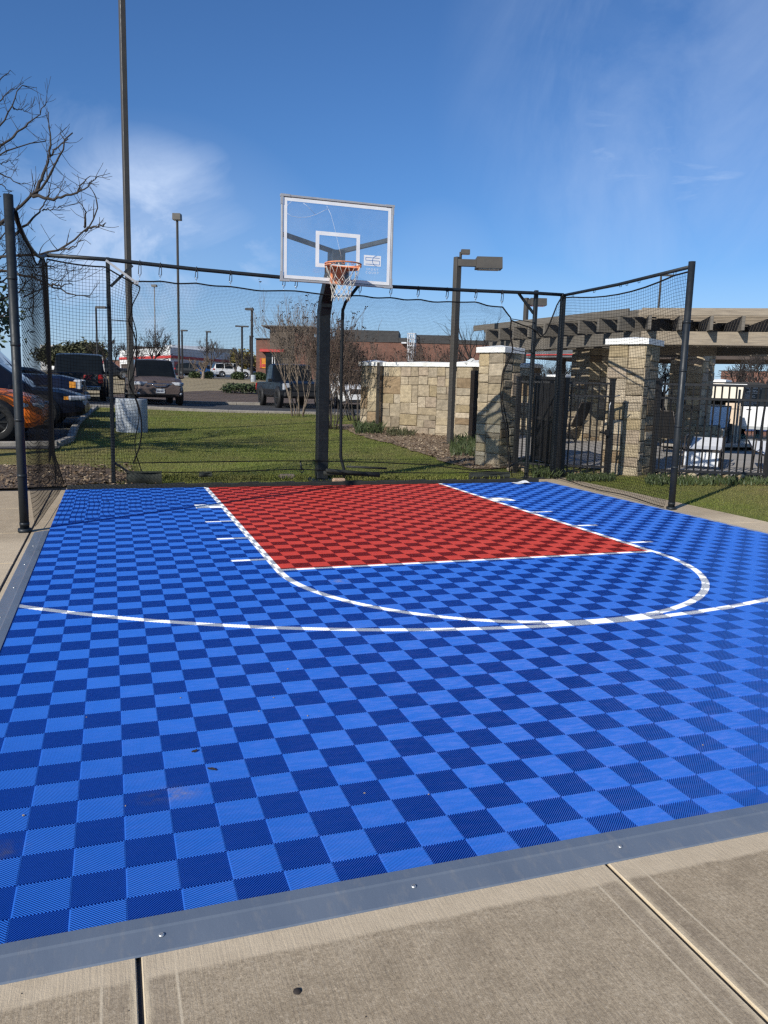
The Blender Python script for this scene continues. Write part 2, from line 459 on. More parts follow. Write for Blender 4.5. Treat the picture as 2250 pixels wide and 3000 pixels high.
    def build(s, name, mat, parent=None, local=None):
        me = bpy.data.meshes.new(name)
        off = OFF.get(parent.name, Vector((0, 0, 0))) if parent else Vector((0, 0, 0))
        ox, oy, oz = off
        me.from_pydata([(x - ox, y - oy, z - oz) for x, y, z in s.v], [], s.f)
        me.polygons.foreach_set('use_smooth', s.sm)
        if any(t != (1, 1, 1) for t in s.tone):
            a = me.color_attributes.new('tone', 'FLOAT_COLOR', 'CORNER')
            buf = []
            for p, t in zip(me.polygons, s.tone): buf += [*t, 1.] * p.loop_total
            a.data.foreach_set('color', buf)
        me.materials.append(M[mat] if isinstance(mat, str) else mat)
        me.update()
        o = bpy.data.objects.new(name, me); COL.objects.link(o)
        if parent: o.parent = parent; OFF[o.name] = off
        return o
def copy_tree(o, parent=None):
    c = o.copy(); COL.objects.link(c)
    if parent: c.parent = parent
    for ch in list(o.children): copy_tree(ch, c)
    return c
def text_mesh(txt, size, space=1., bold=0.):
    """flat lettering as (verts, faces) in the xy plane, centred"""
    cu = bpy.data.curves.new('lettering', 'FONT'); cu.body = txt; cu.size = size; cu.space_character = space
    cu.align_x = 'CENTER'; cu.align_y = 'CENTER'; cu.resolution_u = 3; cu.offset = bold
    ob = bpy.data.objects.new('lettering', cu); COL.objects.link(ob)
    dg = bpy.context.evaluated_depsgraph_get(); me = bpy.data.meshes.new_from_object(ob.evaluated_get(dg))
    vs = [v.co.copy() for v in me.vertices]; fs = [tuple(p.vertices) for p in me.polygons]
    bpy.data.objects.remove(ob); bpy.data.curves.remove(cu); bpy.data.meshes.remove(me)
    return vs, fs
def put_text(mb, txt, size, o, ex, ey, space=1., bold=0., shear=0.):
    vs, fs = text_mesh(txt, size, space, bold)
    o, ex, ey = Vector(o), Vector(ex), Vector(ey)
    return mb.add([o + ex * (v.x + shear * v.y) + ey * v.y for v in vs], fs)
def up2(mb, a, b, c, d, w): pass
# ------------------------------------------------------------------ world, sun, camera
SUN_EL, SUN_AZ = rad(29), math.atan2(-.58, -.81)       # the sun stands behind the left shoulder
def build_world():
    w = bpy.data.worlds.new('World'); SC.world = w; w.use_nodes = True
    t = NT(w.node_tree); bg = w.node_tree.nodes['Background']
    sky = t.n('TexSky', sky_type='NISHITA', sun_disc=False, sun_elevation=SUN_EL, sun_rotation=pi / 2 - SUN_AZ, altitude=200, air_density=1.0, dust_density=.6, ozone_density=2.2)
    d = t.n('TexCoord').outputs['Generated']
    hsv = t.mix(1., sky.outputs[0], (.395, .645, .96, 1), 'MULTIPLY')
    def cone(u, v, a, b):
        q = ray(u, v).normalized()
        dp = t.n('VectorMath', operation='DOT_PRODUCT', i={0: d, 1: q}).outputs['Value']
        return t.mapr(dp, math.cos(rad(a)), math.cos(rad(b)))
    def wisps(rot, scl, sc, lo, hi, det=8):
        mp = t.n('Mapping', i={'Vector': d, 'Rotation': rot, 'Scale': scl}).outputs[0]
        return t.mapr(t.noise(mp, sc, det, .62, .6), lo, hi)
    soft = wisps((.2, .5, .3), (1, 1, 1.3), 3.2, .36, .72)
    fine = wisps((0, .75, .2), (1.2, 1.2, 6), 5., .42, .75)
    tuft = wisps((.3, .9, .1), (1.0, 2.2, 1.6), 6.5, .40, .62, 10)
    a = t.m('MAXIMUM', t.m('MULTIPLY', t.m('MAXIMUM', cone(420, 760, 8.5, 2), cone(650, 760, 4.5, 1.)), t.m('ADD', t.m('MULTIPLY', soft, .95), t.m('MULTIPLY', tuft, .95))), t.m('MULTIPLY', t.m('MAXIMUM', cone(250, 560, 6, 1), cone(570, 560, 3.5, .5)), t.m('MULTIPLY', tuft, .6)))
    fan = wisps((.1, -.62, -.2), (3.2, 1.3, 1.0), 2.2, .38, .8)
    b = t.m('MULTIPLY', cone(2080, 250, 17, 2), t.m('ADD', t.m('MULTIPLY', fan, .42), t.m('MULTIPLY', soft, .12)))
    c = t.m('MULTIPLY', t.m('MAXIMUM', cone(1830, 480, 5, .5), cone(2040, 520, 3.5, .5)), t.m('MULTIPLY', fine, .62))
    e = t.m('MULTIPLY', cone(1290, 800, 5, 1), .12)
    low = t.m('MULTIPLY', cone(480, 1020, 15, 2), .25)
    hz = t.m('MULTIPLY', t.mapr(t.n('SeparateXYZ', i={0: d}).outputs[2], .17, .0), .62)
    low = t.m('MAXIMUM', low, hz)
    f = t.m('MAXIMUM', t.m('MAXIMUM', t.m('MULTIPLY', a, .78), low), t.m('MAXIMUM', b, t.m('MAXIMUM', c, e)))
    f = t.m('MULTIPLY', f, .9, clamp=True)
    col = t.mix(f, hsv, (4.9, 6.0, 8.0, 1))
    t.set(bg, 'Color', col); bg.inputs['Strength'].default_value = .1
build_world()
L = bpy.data.lights.new('sun', 'SUN'); L.energy = 4.3; L.angle = rad(.53); L.color = (1, .95, .86)
so = bpy.data.objects.new('sun', L); COL.objects.link(so)
sd = Vector((math.cos(SUN_AZ) * math.cos(SUN_EL), math.sin(SUN_AZ) * math.cos(SUN_EL), math.sin(SUN_EL)))
so.rotation_euler = sd.to_track_quat('Z', 'Y').to_euler(); so.location = sd * 60
cd = bpy.data.cameras.new('camera'); cam = bpy.data.objects.new('camera', cd); COL.objects.link(cam)
cd.sensor_fit = 'VERTICAL'; cd.sensor_height = 24; cd.lens = 24 * FPX / 3000; cd.clip_start = .05; cd.clip_end = 3000
mt = Matrix((CR, CU, -CF)).transposed().to_4x4(); mt.translation = CAM; cam.matrix_world = mt
SC.camera = cam
vs_ = SC.view_settings; vs_.view_transform = 'Standard'; vs_.look = 'None'; vs_.exposure = .3; vs_.gamma = 1; vs_.use_curve_mapping = False
SC.cycles.use_denoising = False; SC.cycles.filter_width = 1.4
SC.cycles.max_bounces = 8; SC.cycles.transparent_max_bounces = 24

# ------------------------------------------------------------------ ground
def struct(name, mb, mat, kind='structure'):
    return tag(mb.build(name, mat), kind=kind)
def sheet(name, mat, P, Q, n, m_, dz, wob=0., seed=0, kind='structure'):
    """strip of ground between two polylines of (x, y), laid on the terrain"""
    def lerp(L_, t):
        k = t * (len(L_) - 1); i = min(int(k), len(L_) - 2); f = k - i
        return (L_[i][0] + (L_[i + 1][0] - L_[i][0]) * f, L_[i][1] + (L_[i + 1][1] - L_[i][1]) * f)
    def fn(a, b):
        p, q = lerp(P, a), lerp(Q, a)
        x, y = p[0] + (q[0] - p[0]) * b, p[1] + (q[1] - p[1]) * b
        if wob:
            x += wob * noise.noise((x * 1.7, y * 1.7, seed)); y += wob * noise.noise((x * 1.7, y * 1.7, seed + 9))
        return (x, y, terr(x, y) + dz)
    return struct(name, MB().grid(fn, n, m_), mat, kind)
xs = [-400, -200, -100, -60, -40] + list(np.arange(-30, 40, 1.5)) + [42, 50, 60, 80, 120, 200, 500]
ys = [-60, -20, -8, 0, 6, 9, 10, 11] + list(np.arange(12, 40, 1.)) + list(np.arange(40, 115, 5)) + [120, 150, 250, 500, 1200]
g = MB()
g.add([(x, y, terr(x, y) - .075) for x in xs for y in ys], [(i * len(ys) + j, (i + 1) * len(ys) + j, (i + 1) * len(ys) + j + 1, i * len(ys) + j + 1) for i in range(len(xs) - 1) for j in range(len(ys) - 1)], True)
struct('ground', g, 'far_ground')

# concrete slabs round the court, each with its open joint
cp = MB()
ZC = -.014
def slab(x0, x1, y0, y1, gap=.006, top=ZC):
    cp.box(((x0 + x1) / 2, (y0 + y1) / 2, top - .05), (x1 - x0 - 2 * gap, y1 - y0 - 2 * gap, .1), bev=.003)
jx = [-4.2, -2.82, -1.4, .026, 1.454, 2.9, 4.35, 5.8, 7.5]
for a, b in zip(jx[:-1], jx[1:]):
    slab(a, b, -5.5, -.37, .0065); slab(a, b, -9, -5.5)
jy = [-.37, 1.35, 2.95, 4.5, 5.85, 7.4, 8.95]
for a, b in zip(jy[:-1], jy[1:]):
    slab(-6, -2.4, a, b); slab(-2.4, -.775, a, b, .012)
slab(-.775, -.55, -.37, 8.95)
for a, b in zip([-.37, 2, 3.5, 5., 6.5, 8, 9.75][:-1], [-.37, 2, 3.5, 5., 6.5, 8, 9.75][1:]): slab(6.66, 7.42, a, b)
slab(-.62, 6.66, 8.9, 9.28)
slab(-.55, 6.66, -.37, 8.9, .001, -.03)
struct('concrete_path', cp, 'concrete')
jb = MB().box((1.7, .4, -.032), (12.4, 18.8, .02))
struct('joint_filler', jb, 'trim_black')

lw = on(430, 1192); le = on(897, 1209)
kl = [(-.9, 26.6), (1.2, 27.0), (5.4, 26.4), (9.5, 26.0), (16, 25.6)]     # road-side edge of the lawn
def edge(dy): return [(x, y + dy) for x, y in kl]
sheet('lawn', 'lawn', [(-9, 9.0), (-1, 9.28), (3, 9.28), (7, 9.28), (9.2, 9.4)], [(-9, 13.9), (-.55, 26.5), (3.5, 26.4), (8, 25.8), (14, 25.4)], 60, 50, -.02)
sheet('lawn_strip', 'lawn', [(7.42, -4), (7.42, 2), (7.42, 6), (7.42, 9.7)], [(14.5, 4), (12.6, 6.8), (11.2, 8.72), (8.9, 10.1)], 30, 20, -.018)
sheet('mulch_bed', 'mulch', [(-9, 8.95), (-1.2, 9.05), (-.3, 9.5), (.3, 10.2), (.1, 10.9)], [(-9, 12.0), (-2.2, 11.9), (-1.3, 11.9), (-.6, 11.75), (.0, 11.3)], 40, 14, .004, .22, 3)
sheet('gravel_bed', 'gravel', [(6.4, 10.9), (6.2, 12.2), (6.3, 14.5), (6.2, 17.5), (6.3, 19.5), (6.5, 21.3)], [(7.6, 11.1), (7.6, 12.5), (8.2, 15.0), (9.4, 17.6), (9.4, 19.0), (7.4, 21.6)], 40, 14, .004, .22, 5)
# road beyond the lawn, kerbs, parking bay at the left
rd = [(-30, 27.4)] + kl
sheet('road', 'asphalt', [(x, y + .2) for x, y in rd], [(x, y + 7.6) for x, y in rd], 40, 8, .0)
def kerb(name, pts, w=.16, h=.13):
    m = MB(); P = []
    for (a, b) in zip(pts[:-1], pts[1:]):
        k = max(1, int(math.hypot(b[0] - a[0], b[1] - a[1]) / 1.2))
        for i in range(k): P.append((a[0] + (b[0] - a[0]) * i / k, a[1] + (b[1] - a[1]) * i / k))
    P.append(pts[-1])
    for (a, b) in zip(P[:-1], P[1:]):
        m.bar((a[0], a[1], terr(*a) + h / 2 - .05), (b[0], b[1], terr(*b) + h / 2 - .05), w, h + .1, bev=.015)
    return struct(name, m, 'kerb')
kerb('kerb', kl, .3, .06)
kerb('kerb', [(x, y + 7.75) for x, y in rd], .35, .12)
sheet('parking_lot', 'asphalt', [(-40, 14.2), (-12, 14.2), (-6, 14.2), (-1.0, 14.2)], [(-40, 27.6), (-12, 27.6), (-6, 27.5), (-.75, 27.3)], 20, 20, .002)
kq = [on(u, v) for u, v in ((228, 1239), (214, 1270), (205, 1292), (168, 1306))]
kerb('kerb', [(-30, 14.15), (-6, 14.15)] + [(q.x, q.y) for q in kq[::-1]], .15, .09)
kerb('kerb', [(kq[0].x, kq[0].y), (kq[0].x + .1, 22), (-.5, 26.4)], .15, .05)
sheet('brown_bed', 'brown_bed', [(-1, 35.2), (4, 34.7), (9, 34.2), (30, 33.5)], [(1, 44), (6, 52), (14, 56), (34, 54)], 24, 14, .0, .5, 2)
sheet('straw_verge', 'straw', [(-6, 35.4), (1, 43.5), (6, 51.5), (14, 55.5), (40, 53)], [(-8, 92), (2, 94), (10, 95), (22, 96), (60, 95)], 24, 20, -.004, .3, 4)
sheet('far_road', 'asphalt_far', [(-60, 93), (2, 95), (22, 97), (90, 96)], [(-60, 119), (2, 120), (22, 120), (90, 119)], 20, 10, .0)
kerb('kerb', [(-20, 94.5), (2, 96), (10, 96.5)], .5, .15)
# pool terrace
sheet('pool_deck', 'pool_deck', [(7.9, 13.2), (8.6, 11.0), (9.6, 10.35), (11.2, 8.95), (13, 7.1), (17, 3)], [(14, 40), (20, 38), (26, 35), (30, 30), (34, 24), (36, 18)], 24, 24, .0)
def pool():
    a, b, c, d = atz(1960, 1322, .0), atz(2330, 1322, .0), atz(2380, 1262, .0), atz(2030, 1258, .0)
    z = terr(a.x, a.y) * .5
    def up(p, h): return (p.x, p.y, h)
    zz = max(terr(p.x, p.y) for p in (a, b, c, d)) + .02
    struct('pool_water', MB().poly([up(a, zz), up(b, zz), up(c, zz), up(d, zz)]), 'water')
    m = MB()
    for p, q in ((a, b), (b, c), (c, d), (d, a)):
        m.bar(up(p, zz + .02), up(q, zz + .02), .4, .08, bev=.02)
    struct('pool_coping', m, 'pool_deck')
    m = MB()
    for p, q in ((c, d),):
        m.bar(up(p, zz + .03), up(q, zz + .03), .5, .05)
        o = (up(p, zz + .055), up(q, zz + .055))
    m2 = MB(); dv = (a - d).normalized() * .2
    m2.bar((c.x + dv.x, c.y + dv.y, zz + .09), (d.x + dv.x, d.y + dv.y, zz + .09), .06, .14)
    struct('pool_tile_band', m2, pm('tile_blue', (.03, .09, .28), (.05, .14, .36), 30, .3))
    return zz
pool()

# ------------------------------------------------------------------ court
def court():
    X0, X1, Y0, Y1 = -4, 44, -1.7, 58.4
    NR = 16; p = .70710678 / NR      # ribs lie on the diagonal, turned a quarter from square to square
    wdt = .28 * p; zt, zb = 0., -.0064
    V = []; Q = []
    C0, D0, E0 = [], [], []
    for i in range(X0, X1):
        for j in range(-2, 59):
            y0, y1 = max(j, Y0), min(j + 1, Y1); fl_ = (i + j) % 2 == 0
            for k in range(2 * NR):
                s_ = -.70710678 + (k + .5) * p              # offset of the rib from the square's own diagonal
                # rib runs along (1,1) in one square, along (1,-1) in the next
                d = (1, 1) if fl_ else (1, -1); n = (.70710678, -.70710678) if fl_ else (.70710678, .70710678)
                cx, cy = i + .5 + n[0] * s_, j + .5 + n[1] * s_
                lo, hi = i - cx, i + 1 - cx
                a, b_ = (y0 - cy) * d[1], (y1 - cy) * d[1]
                lo, hi = max(lo, min(a, b_)), min(hi, max(a, b_))
                sh = wdt * .36
                if hi - lo < 2.4 * sh: continue
                C0.append((cx, cy)); D0.append((lo + sh, hi - sh)); E0.append((*d, *n))
    C0, D0, E0 = np.array(C0), np.array(D0), np.array(E0)
    dd, nn = E0[:, :2], E0[:, 2:] * (wdt / 2)
    A = C0 + dd * D0[:, :1]; B = C0 + dd * D0[:, 1:]
    cs = [A - nn, B - nn, B + nn, A + nn]; n = len(C0)
    v = np.stack([np.c_[c * U, np.full(n, z)] for z in (zb, zt) for c in cs], 1).reshape(-1, 3)
    qf = np.array([(4, 5, 6, 7), (0, 1, 5, 4), (1, 2, 6, 5), (2, 3, 7, 6), (3, 0, 4, 7)])
    qr = qf[:, ::-1]
    f_ = (E0[:, 1] > 0)      # winding differs between the two diagonals
    q = (np.arange(n)[:, None, None] * 8 + np.where(f_[:, None, None], qr[None], qf[None])).reshape(-1, 4)
    V.append(v); Q.append(q)
    v = np.concatenate(V); q = np.concatenate(Q)
    # floor of the tiles
    fl = np.array([(X0, Y0, zb / U + .004), (X1, Y0, zb / U + .004), (X1, Y1, zb / U + .004), (X0, Y1, zb / U + .004)]) * U
    q = np.concatenate([q, np.array([[0, 1, 2, 3]]) + len(v)]); v = np.concatenate([v, fl])
    me = bpy.data.meshes.new('court_surface')
    me.vertices.add(len(v)); me.vertices.foreach_set('co', v.ravel())
    me.loops.add(len(q) * 4); me.loops.foreach_set('vertex_index', q.ravel().astype(np.int32))
    me.polygons.add(len(q)); me.polygons.foreach_set('loop_start', np.arange(len(q), dtype=np.int32) * 4)
    me.polygons.foreach_set('use_smooth', np.zeros(len(q), dtype=bool))
    me.update(calc_edges=True); me.validate()
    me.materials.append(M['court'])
    o = bpy.data.objects.new('court_surface', me); COL.objects.link(o)
    tag(o, kind='structure')
court()
# bevelled edging along two sides
def edging(name, label, p0, p1, inward, nscrew, first, step):
    """extruded edging: flat lip against the court, then a slope down to the slab"""
    p0, p1 = Vector(p0), Vector(p1); o = Vector(inward)      # o points away from the court
    d = (p1 - p0); L_ = d.length; d /= L_
    root = thing(name, label, 'edging', (p0 + p1) / 2)
    prof = [(0, -.014), (0, .004), (.044, .004), (.052, .001), (.128, -.010), (.132, -.0135), (.132, -.0145)]
    mb = MB(); n = len(prof); NS = 12
    vs = []
    for i in range(NS + 1):
        for (a, z) in prof:
            p = p0 + d * (L_ * i / NS) + o * a; vs.append((p.x, p.y, z))
    fs = []
    for i in range(NS):
        for j in range(n - 1):
            f = (i * n + j, i * n + j + 1, (i + 1) * n + j + 1, (i + 1) * n + j)
            fs.append(f if d.cross(o).z < 0 else f[::-1])
    fs += [tuple(range(n)), tuple(range(NS * n + n - 1, NS * n - 1, -1))]
    mb.add(vs, fs); mb.build('strip', 'grey_ramp', root)
    for i in range(nscrew):
        s_ = first + i * step
        if s_ < 0 or s_ > L_: continue
        q = p0 + d * s_ + o * .078
        m = MB().lathe([(0, .002), (.003, .002), (.0035, .001), (.0045, .003), (.007, .0022), (.008, -.001)], (q.x, q.y, -.0005), 12)
        m.build('screw', 'screw', root)
edging('edge_ramp', 'grey plastic edge ramp screwed down along the front of the court', (-4.9 * U, -1.7 * U, 0), (44.5 * U, -1.7 * U, 0), (0, -1, 0), 12, (.57 + 4.9) * U - 4.77 * U, 4.77 * U)
edging('edge_ramp', 'grey plastic edge ramp with reddish scuffs along the left side of the court', (-4 * U, -1.6 * U, 0), (-4 * U, 38.3 * U, 0), (-1, 0, 0), 9, 1.0 * U, 4.88 * U)
m = MB(); m.bar((44.02 * U, -1.7 * U, -.004), (44.02 * U, 58.2 * U, -.004), .02, .02)
tag(m.build('border_strip', 'alu'), 'thin pale metal strip closing the right side of the court', 'edging')
m = MB(); m.bar((-3.9 * U, 8.94, .012), (6.55, 8.94, .012), .07, .075, bev=.01)
for k in range(14):
    x = -.4 + k * .52; m.bar((x, 8.93, .045), (x + .3, 8.95, .05 + .01 * rnd.random()), .05, .02)
tag(m.build('base_board', 'ply_black'), 'black board strip lying along the back end of the court', 'board')

# ------------------------------------------------------------------ net enclosure frame
RY = 9.42
fr = thing('net_frame', 'black steel post and rail frame standing round three sides of the court', 'net frame', (3.1, RY, 0))
LP, LC, RC, RP = Vector((-.83, 5.9, 0)), Vector((-.77, 9.34, 0)), Vector((7.15, 9.5, 0)), Vector((6.86, 6.05, 0))
def post(x, y, h, w, round_=False, tx=0, ty=0):
    m = MB()
    if round_:
        m.tube([(x, y, -.02), (x + tx * .3, y + ty * .3, h * .3), (x + tx, y + ty, h)], w / 2, 20)
        for z in (.05, .52, 1.05, 1.75, 2.35): m.tube([(x + tx * z / h, y + ty * z / h, z), (x + tx * z / h, y + ty * z / h, z + .03)], w / 2 + .003, 20)
        m.tube([(x, y, -.02), (x, y, .02)], w / 2 + .02, 20)
    else:
        m.bar((x, y, -.02), (x + tx, y + ty, h), w, w, (0, 1, 0), bev=.006); m.box((x, y, .0), (w * 2, w * 2, .012))
    return m.build('post', 'black_steel', fr)
post(LP.x, LP.y, 3.1, .085, True, -.01)
post(RP.x, RP.y, 3.1, .085, True, .0)
post(0.0, 9.42, 3.1, .055)
post(6.64, 9.5, 3.09, .06)
post(RC.x, RC.y, 3.06, .075)
m = MB()
P = [aty(u, v, RY) for u, v in ((130, 742), (312, 760), (575, 789), (820, 812), (985, 826), (1150, 840), (1400, 852), (1556, 858))] + [Vector((RC.x, RC.y, 3.05))]
P[0] = Vector((LC.x, LC.y, 3.06))
m.tube(P, .027, 12); RAIL = P
m.build('rail', 'black_steel', fr)
m = MB(); a = Vector((RC.x, RC.y, 3.04)); b = Vector((RP.x, RP.y, 3.04))
m.tube([a, (a + b) / 2 - Vector((0, 0, .02)), b], .024, 12)
for t in (.1, .3, .52, .57, .66, .9):
    q = a.lerp(b, t); m.tube([q + Vector((0, .025, -.02)), q + Vector((0, .02, -.06)), q + Vector((0, -.02, -.06)), q + Vector((0, -.025, -.02))], .004, 6)
m.build('rail', 'black_steel', fr)
m = MB(); pa = Vector((LP.x + .02, LP.y + .03, 2.98)); pb = Vector((LC.x, LC.y, 3.06))
m.tube([pa.lerp(pb, t) - Vector((0, 0, .16 * 4 * t * (1 - t))) for t in np.linspace(0, 1, 9)], .022, 10)
m.build('rail', 'black_steel', fr)
for (x, y, h, sx) in ((0, 9.42, 2.72, 1), (6.64, 9.5, 2.72, -1)):
    MB().bar((x + sx * .03, y, h), (x + sx * .32, y, h + .3), .035, .035).build('brace', 'black_steel', fr)
m = MB(); m.bar((-.02, 9.36, 3.05), (.36, 9.3, 2.78), .05, .03); m.box((.36, 9.3, 2.78), (.06, .04, .05))
m.build('clamp', 'alu', fr)
m = MB(); m.tube([(3.46, 9.62, -.02), (3.46, 9.62, .12), (3.40, 9.64, .35), (3.385, 9.64, 1.5), (3.39, 9.64, 2.6), (3.42, 9.6, 2.72), (3.6, 9.5, 2.98)], .024, 10)
m.build('stay_pipe', 'black_steel', fr)
MB().bar((.02, 9.42, .3), (.35, 9.42, .06), .03).build('brace', 'black_steel', fr); MB().bar((6.6, 9.5, .34), (6.3, 9.46, .2), .03).build('brace', 'black_steel', fr)

# nets: every cord is geometry
def coons(top, bot, lef, rig):
    """surface spanned by four boundary polylines"""
    def lp(L_, t):
        k = max(0, min(1, t)) * (len(L_) - 1); i = min(int(k), len(L_) - 2); return L_[i].lerp(L_[i + 1], k - i)
    def S(a, b):  # a across, b up
        c = bot_(a).lerp(top_(a), b) + lef_(b).lerp(rig_(b), a)
        k = lef_(0) * (1 - a) * (1 - b) + rig_(0) * a * (1 - b) + lef_(1) * (1 - a) * b + rig_(1) * a * b
        return c - k
    top_ = lambda t: lp(top, t); bot_ = lambda t: lp(bot, t); lef_ = lambda t: lp(lef, t); rig_ = lambda t: lp(rig, t)
    return S
def netting(S, na, nb, r, stepa=3, stepb=3, rv=None):
    m = MB()
    for i in range(na + 1):
        a = i / na; k = max(2, nb // stepb)
        m.tube([S(a, j / k) for j in range(k + 1)], rv or r, 3, False, False)
    for j in range(nb + 1):
        b = j / nb; k = max(2, na // stepa)
        m.tube([S(i / k, b) for i in range(k + 1)], r, 3, False, False)
    return m
def px(L_, y): return [aty(u, v, y) for u, v in L_]
NY = 9.36
tp = px([(388, 828), (410, 824), (440, 826), (470, 824), (520, 832), (576, 830), (620, 838), (676, 840), (760, 853), (832, 852), (870, 853), (920, 860), (990, 868), (1055, 866), (1100, 874), (1145, 872), (1190, 880), (1225, 877), (1270, 886), (1310, 884), (1350, 886), (1394, 885), (1430, 897), (1471, 900)], NY)
def resamp(L_, n=40):
    d = [0]
    for a, b in zip(L_[:-1], L_[1:]): d.append(d[-1] + (b - a).length)
    out = []
    for i in range(n + 1):
        s = d[-1] * i / n; j = 0
        while j < len(d) - 2 and d[j + 1] < s: j += 1
        out.append(L_[j].lerp(L_[j + 1], (s - d[j]) / max(1e-9, d[j + 1] - d[j])))
    return out
bt = px([(391, 1356), (520, 1354), (655, 1352), (800, 1350), (938, 1350), (1100, 1354), (1250, 1361), (1395, 1379), (1492, 1384)], NY)
lf = px([(391, 1356), (408, 1311), (415, 1270), (414, 1232), (408, 1195), (397, 1165), (376, 1128), (390, 1100), (396, 1070), (400, 1035), (399, 1005), (391, 973), (375, 941), (384, 915), (386, 880), (380, 850), (388, 828)], NY)
rg = px([(1492, 1384), (1486, 1310), (1478, 1242), (1468, 1200), (1465, 1150), (1471, 1090), (1485, 1055), (1502, 1025), (1496, 1000), (1492, 975), (1497, 934), (1484, 918), (1471, 900)], NY)
tp, bt, lf, rg = resamp(tp, 60), resamp(bt, 60), resamp(lf, 40), resamp(rg, 40)
S = coons(tp, bt, lf, rg)
def Sb(a, b):
    p = S(a, b); return p + Vector((0, .10 * math.sin(pi * a) * math.sin(pi * b) - .02, 0))
bn = thing('rebound_net', 'fine black rebound net strung behind the hoop with scalloped roped edges', 'net', (3.1, NY, .3))
netting(Sb, 300, 122, .00112, 4, 4).build('netting', 'net_black', bn)
m = MB(); m.tube([Sb(i / 80, 1) for i in range(81)] , .011, 6)
m.tube([Sb(i / 60, 0) for i in range(61)], .009, 6)
m.tube([Sb(0, i / 40) for i in range(41)], .011, 6); m.tube([Sb(1, i / 40) for i in range(41)], .011, 6)
m.build('edge_rope', 'rope_black', bn)
for (u, v0, v1) in ((410, 770, 824), (470, 777, 824), (576, 789, 830), (676, 799, 840), (832, 812, 852), (868, 816, 853), (1055, 832, 866), (1145, 840, 872), (1225, 845, 877), (1310, 849, 884), (1394, 853, 885), (1471, 856, 900)):
    a = aty(u, v0, RY); b = aty(u - 1, v1, NY); k = b.lerp(a, .38)
    m = MB()
    for dx in (-.018, .018):
        m.tube([a + Vector((dx * .7, -.03, 0)), k + Vector((dx, 0, .0))], .0055, 6)
    m.tube([a + Vector((0, -.034 * math.cos(t), .034 * math.sin(t))) for t in np.linspace(-1.5, 4.6, 10)], .006, 6)
    s_ = m.build('strap', 'bungee', bn)
    h = MB()
    h.tube([k + Vector((.012 * math.cos(t), 0, .014 * math.sin(t) - .01)) for t in np.linspace(0, 6.28, 10)], .004, 6); h.tube([k - Vector((0, 0, .02)), b], .003, 6)
    h.build('hook', 'zinc', s_)
for (u, v, x, z) in ((376, 941, 0, 0), (376, 1128, 0, 0), (391, 1356, 0, 0)):
    b = aty(u, v, NY); a = Vector((.02, 9.4, b.z + .01))
    MB().tube([a, b], .007, 6).build('strap', 'bungee', bn)
for (u, v) in ((1497, 934), (1502, 1025), (1492, 1384)):
    b = aty(u, v, NY); a = Vector((6.62, 9.46, b.z - .03))
    MB().tube([a, b], .007, 6).build('strap', 'bungee', bn)
# lower tension cable and weighted mesh pockets
m = MB(); cab = px([(366, 1381), (520, 1384), (700, 1381), (880, 1374), (938, 1378), (1100, 1384), (1300, 1386), (1400, 1384), (1490, 1383)], NY - .02)
m.tube(resamp(cab, 40), .008, 6)
m.build('edge_rope', 'rope_black', bn)
a = aty(880, 1352, NY); b = aty(884, 1378, NY)
m = MB(); m.tube([a, b], .012, 6); m.tube([b + Vector((.03 * math.cos(t), 0, .03 * math.sin(t))) for t in np.linspace(0, 6.28, 12)], .009, 6)
m.build('pulley', 'black_steel', bn)
for (u0, u1, v0, v1) in ((370, 474, 1383, 1426), (1376, 1490, 1386, 1410), (583, 620, 1384, 1397)):
    p, q = aty(u0, v0, NY - .03), aty(u1, v1, NY - .03)
    m = MB(); m.grid(lambda a_, b_: (p.x + (q.x - p.x) * a_, p.y + .035 * math.sin(pi * b_) - .02 * math.sin(7 * a_), max(.01, q.z) + (p.z - max(.01, q.z)) * b_), 14, 5)
    m.grid(lambda a_, b_: (p.x + (q.x - p.x) * a_, p.y - .035 * math.sin(pi * b_) - .02 * math.sin(7 * a_) - .004, max(.01, q.z) + (p.z - max(.01, q.z)) * (1 - b_)), 14, 5)
    m.bar((p.x, p.y - .02, p.z), (q.x, p.y - .02, p.z), .03, .02); m.bar((p.x + .01, p.y, max(.0, q.z)), (p.x + .01, p.y, p.z), .03, .02)
    m.build('weight_pocket', 'mesh_bag', bn)

def sidenet(name, label, S, na, nb, r, ropes=('t',), rv=None):
    c = S(.5, 0)
    root = thing(name, label, 'net', (c.x, c.y, max(0, c.z)))
    netting(S, na, nb, r, 1, 1, rv).build('netting', 'net_black', root)
    for k, r_, f in (('t', .011, lambda q: S(q, 1)), ('b', .007, lambda q: S(q, 0)), ('l', .008, lambda q: S(0, q)), ('r', .008, lambda q: S(1, q))):
        if k in ropes: MB().tube([f(i / 40) for i in range(41)], r_, 6).build('edge_rope', 'rope_black', root)
    return root
def S_left(a, b):       # from the left front pole back to the corner
    p0 = Vector((LP.x + .05, LP.y + .03, .03)); p1 = Vector((LC.x, LC.y - .03, .02))
    z = (.03 + 2.93 * b)
    x = p0.x + (p1.x - p0.x) * a; y = p0.y + (p1.y - p0.y) * a
    w = math.sin(pi * a) * math.sin(pi * min(1, b * 1.02))
    fold = .014 * math.sin(2 * pi * (1.6 * a + .15)) * math.sin(pi * a) ** .7
    x += fold * (.35 + .65 * math.sin(pi * b)) + .05 * w
    x += .16 * max(0, 1 - b / .16) * (.25 + a) * (1 - .4 * a) 
    z -= (.17 + .07 * math.sin(5 * a)) * math.sin(pi * a) * min(1, b * 2.2) * (1 - .12 * b)
    z -= .05 * math.sin(2 * pi * (2.1 * a)) * min(1, b * 3)
    return Vector((x, y, max(.012, z)))
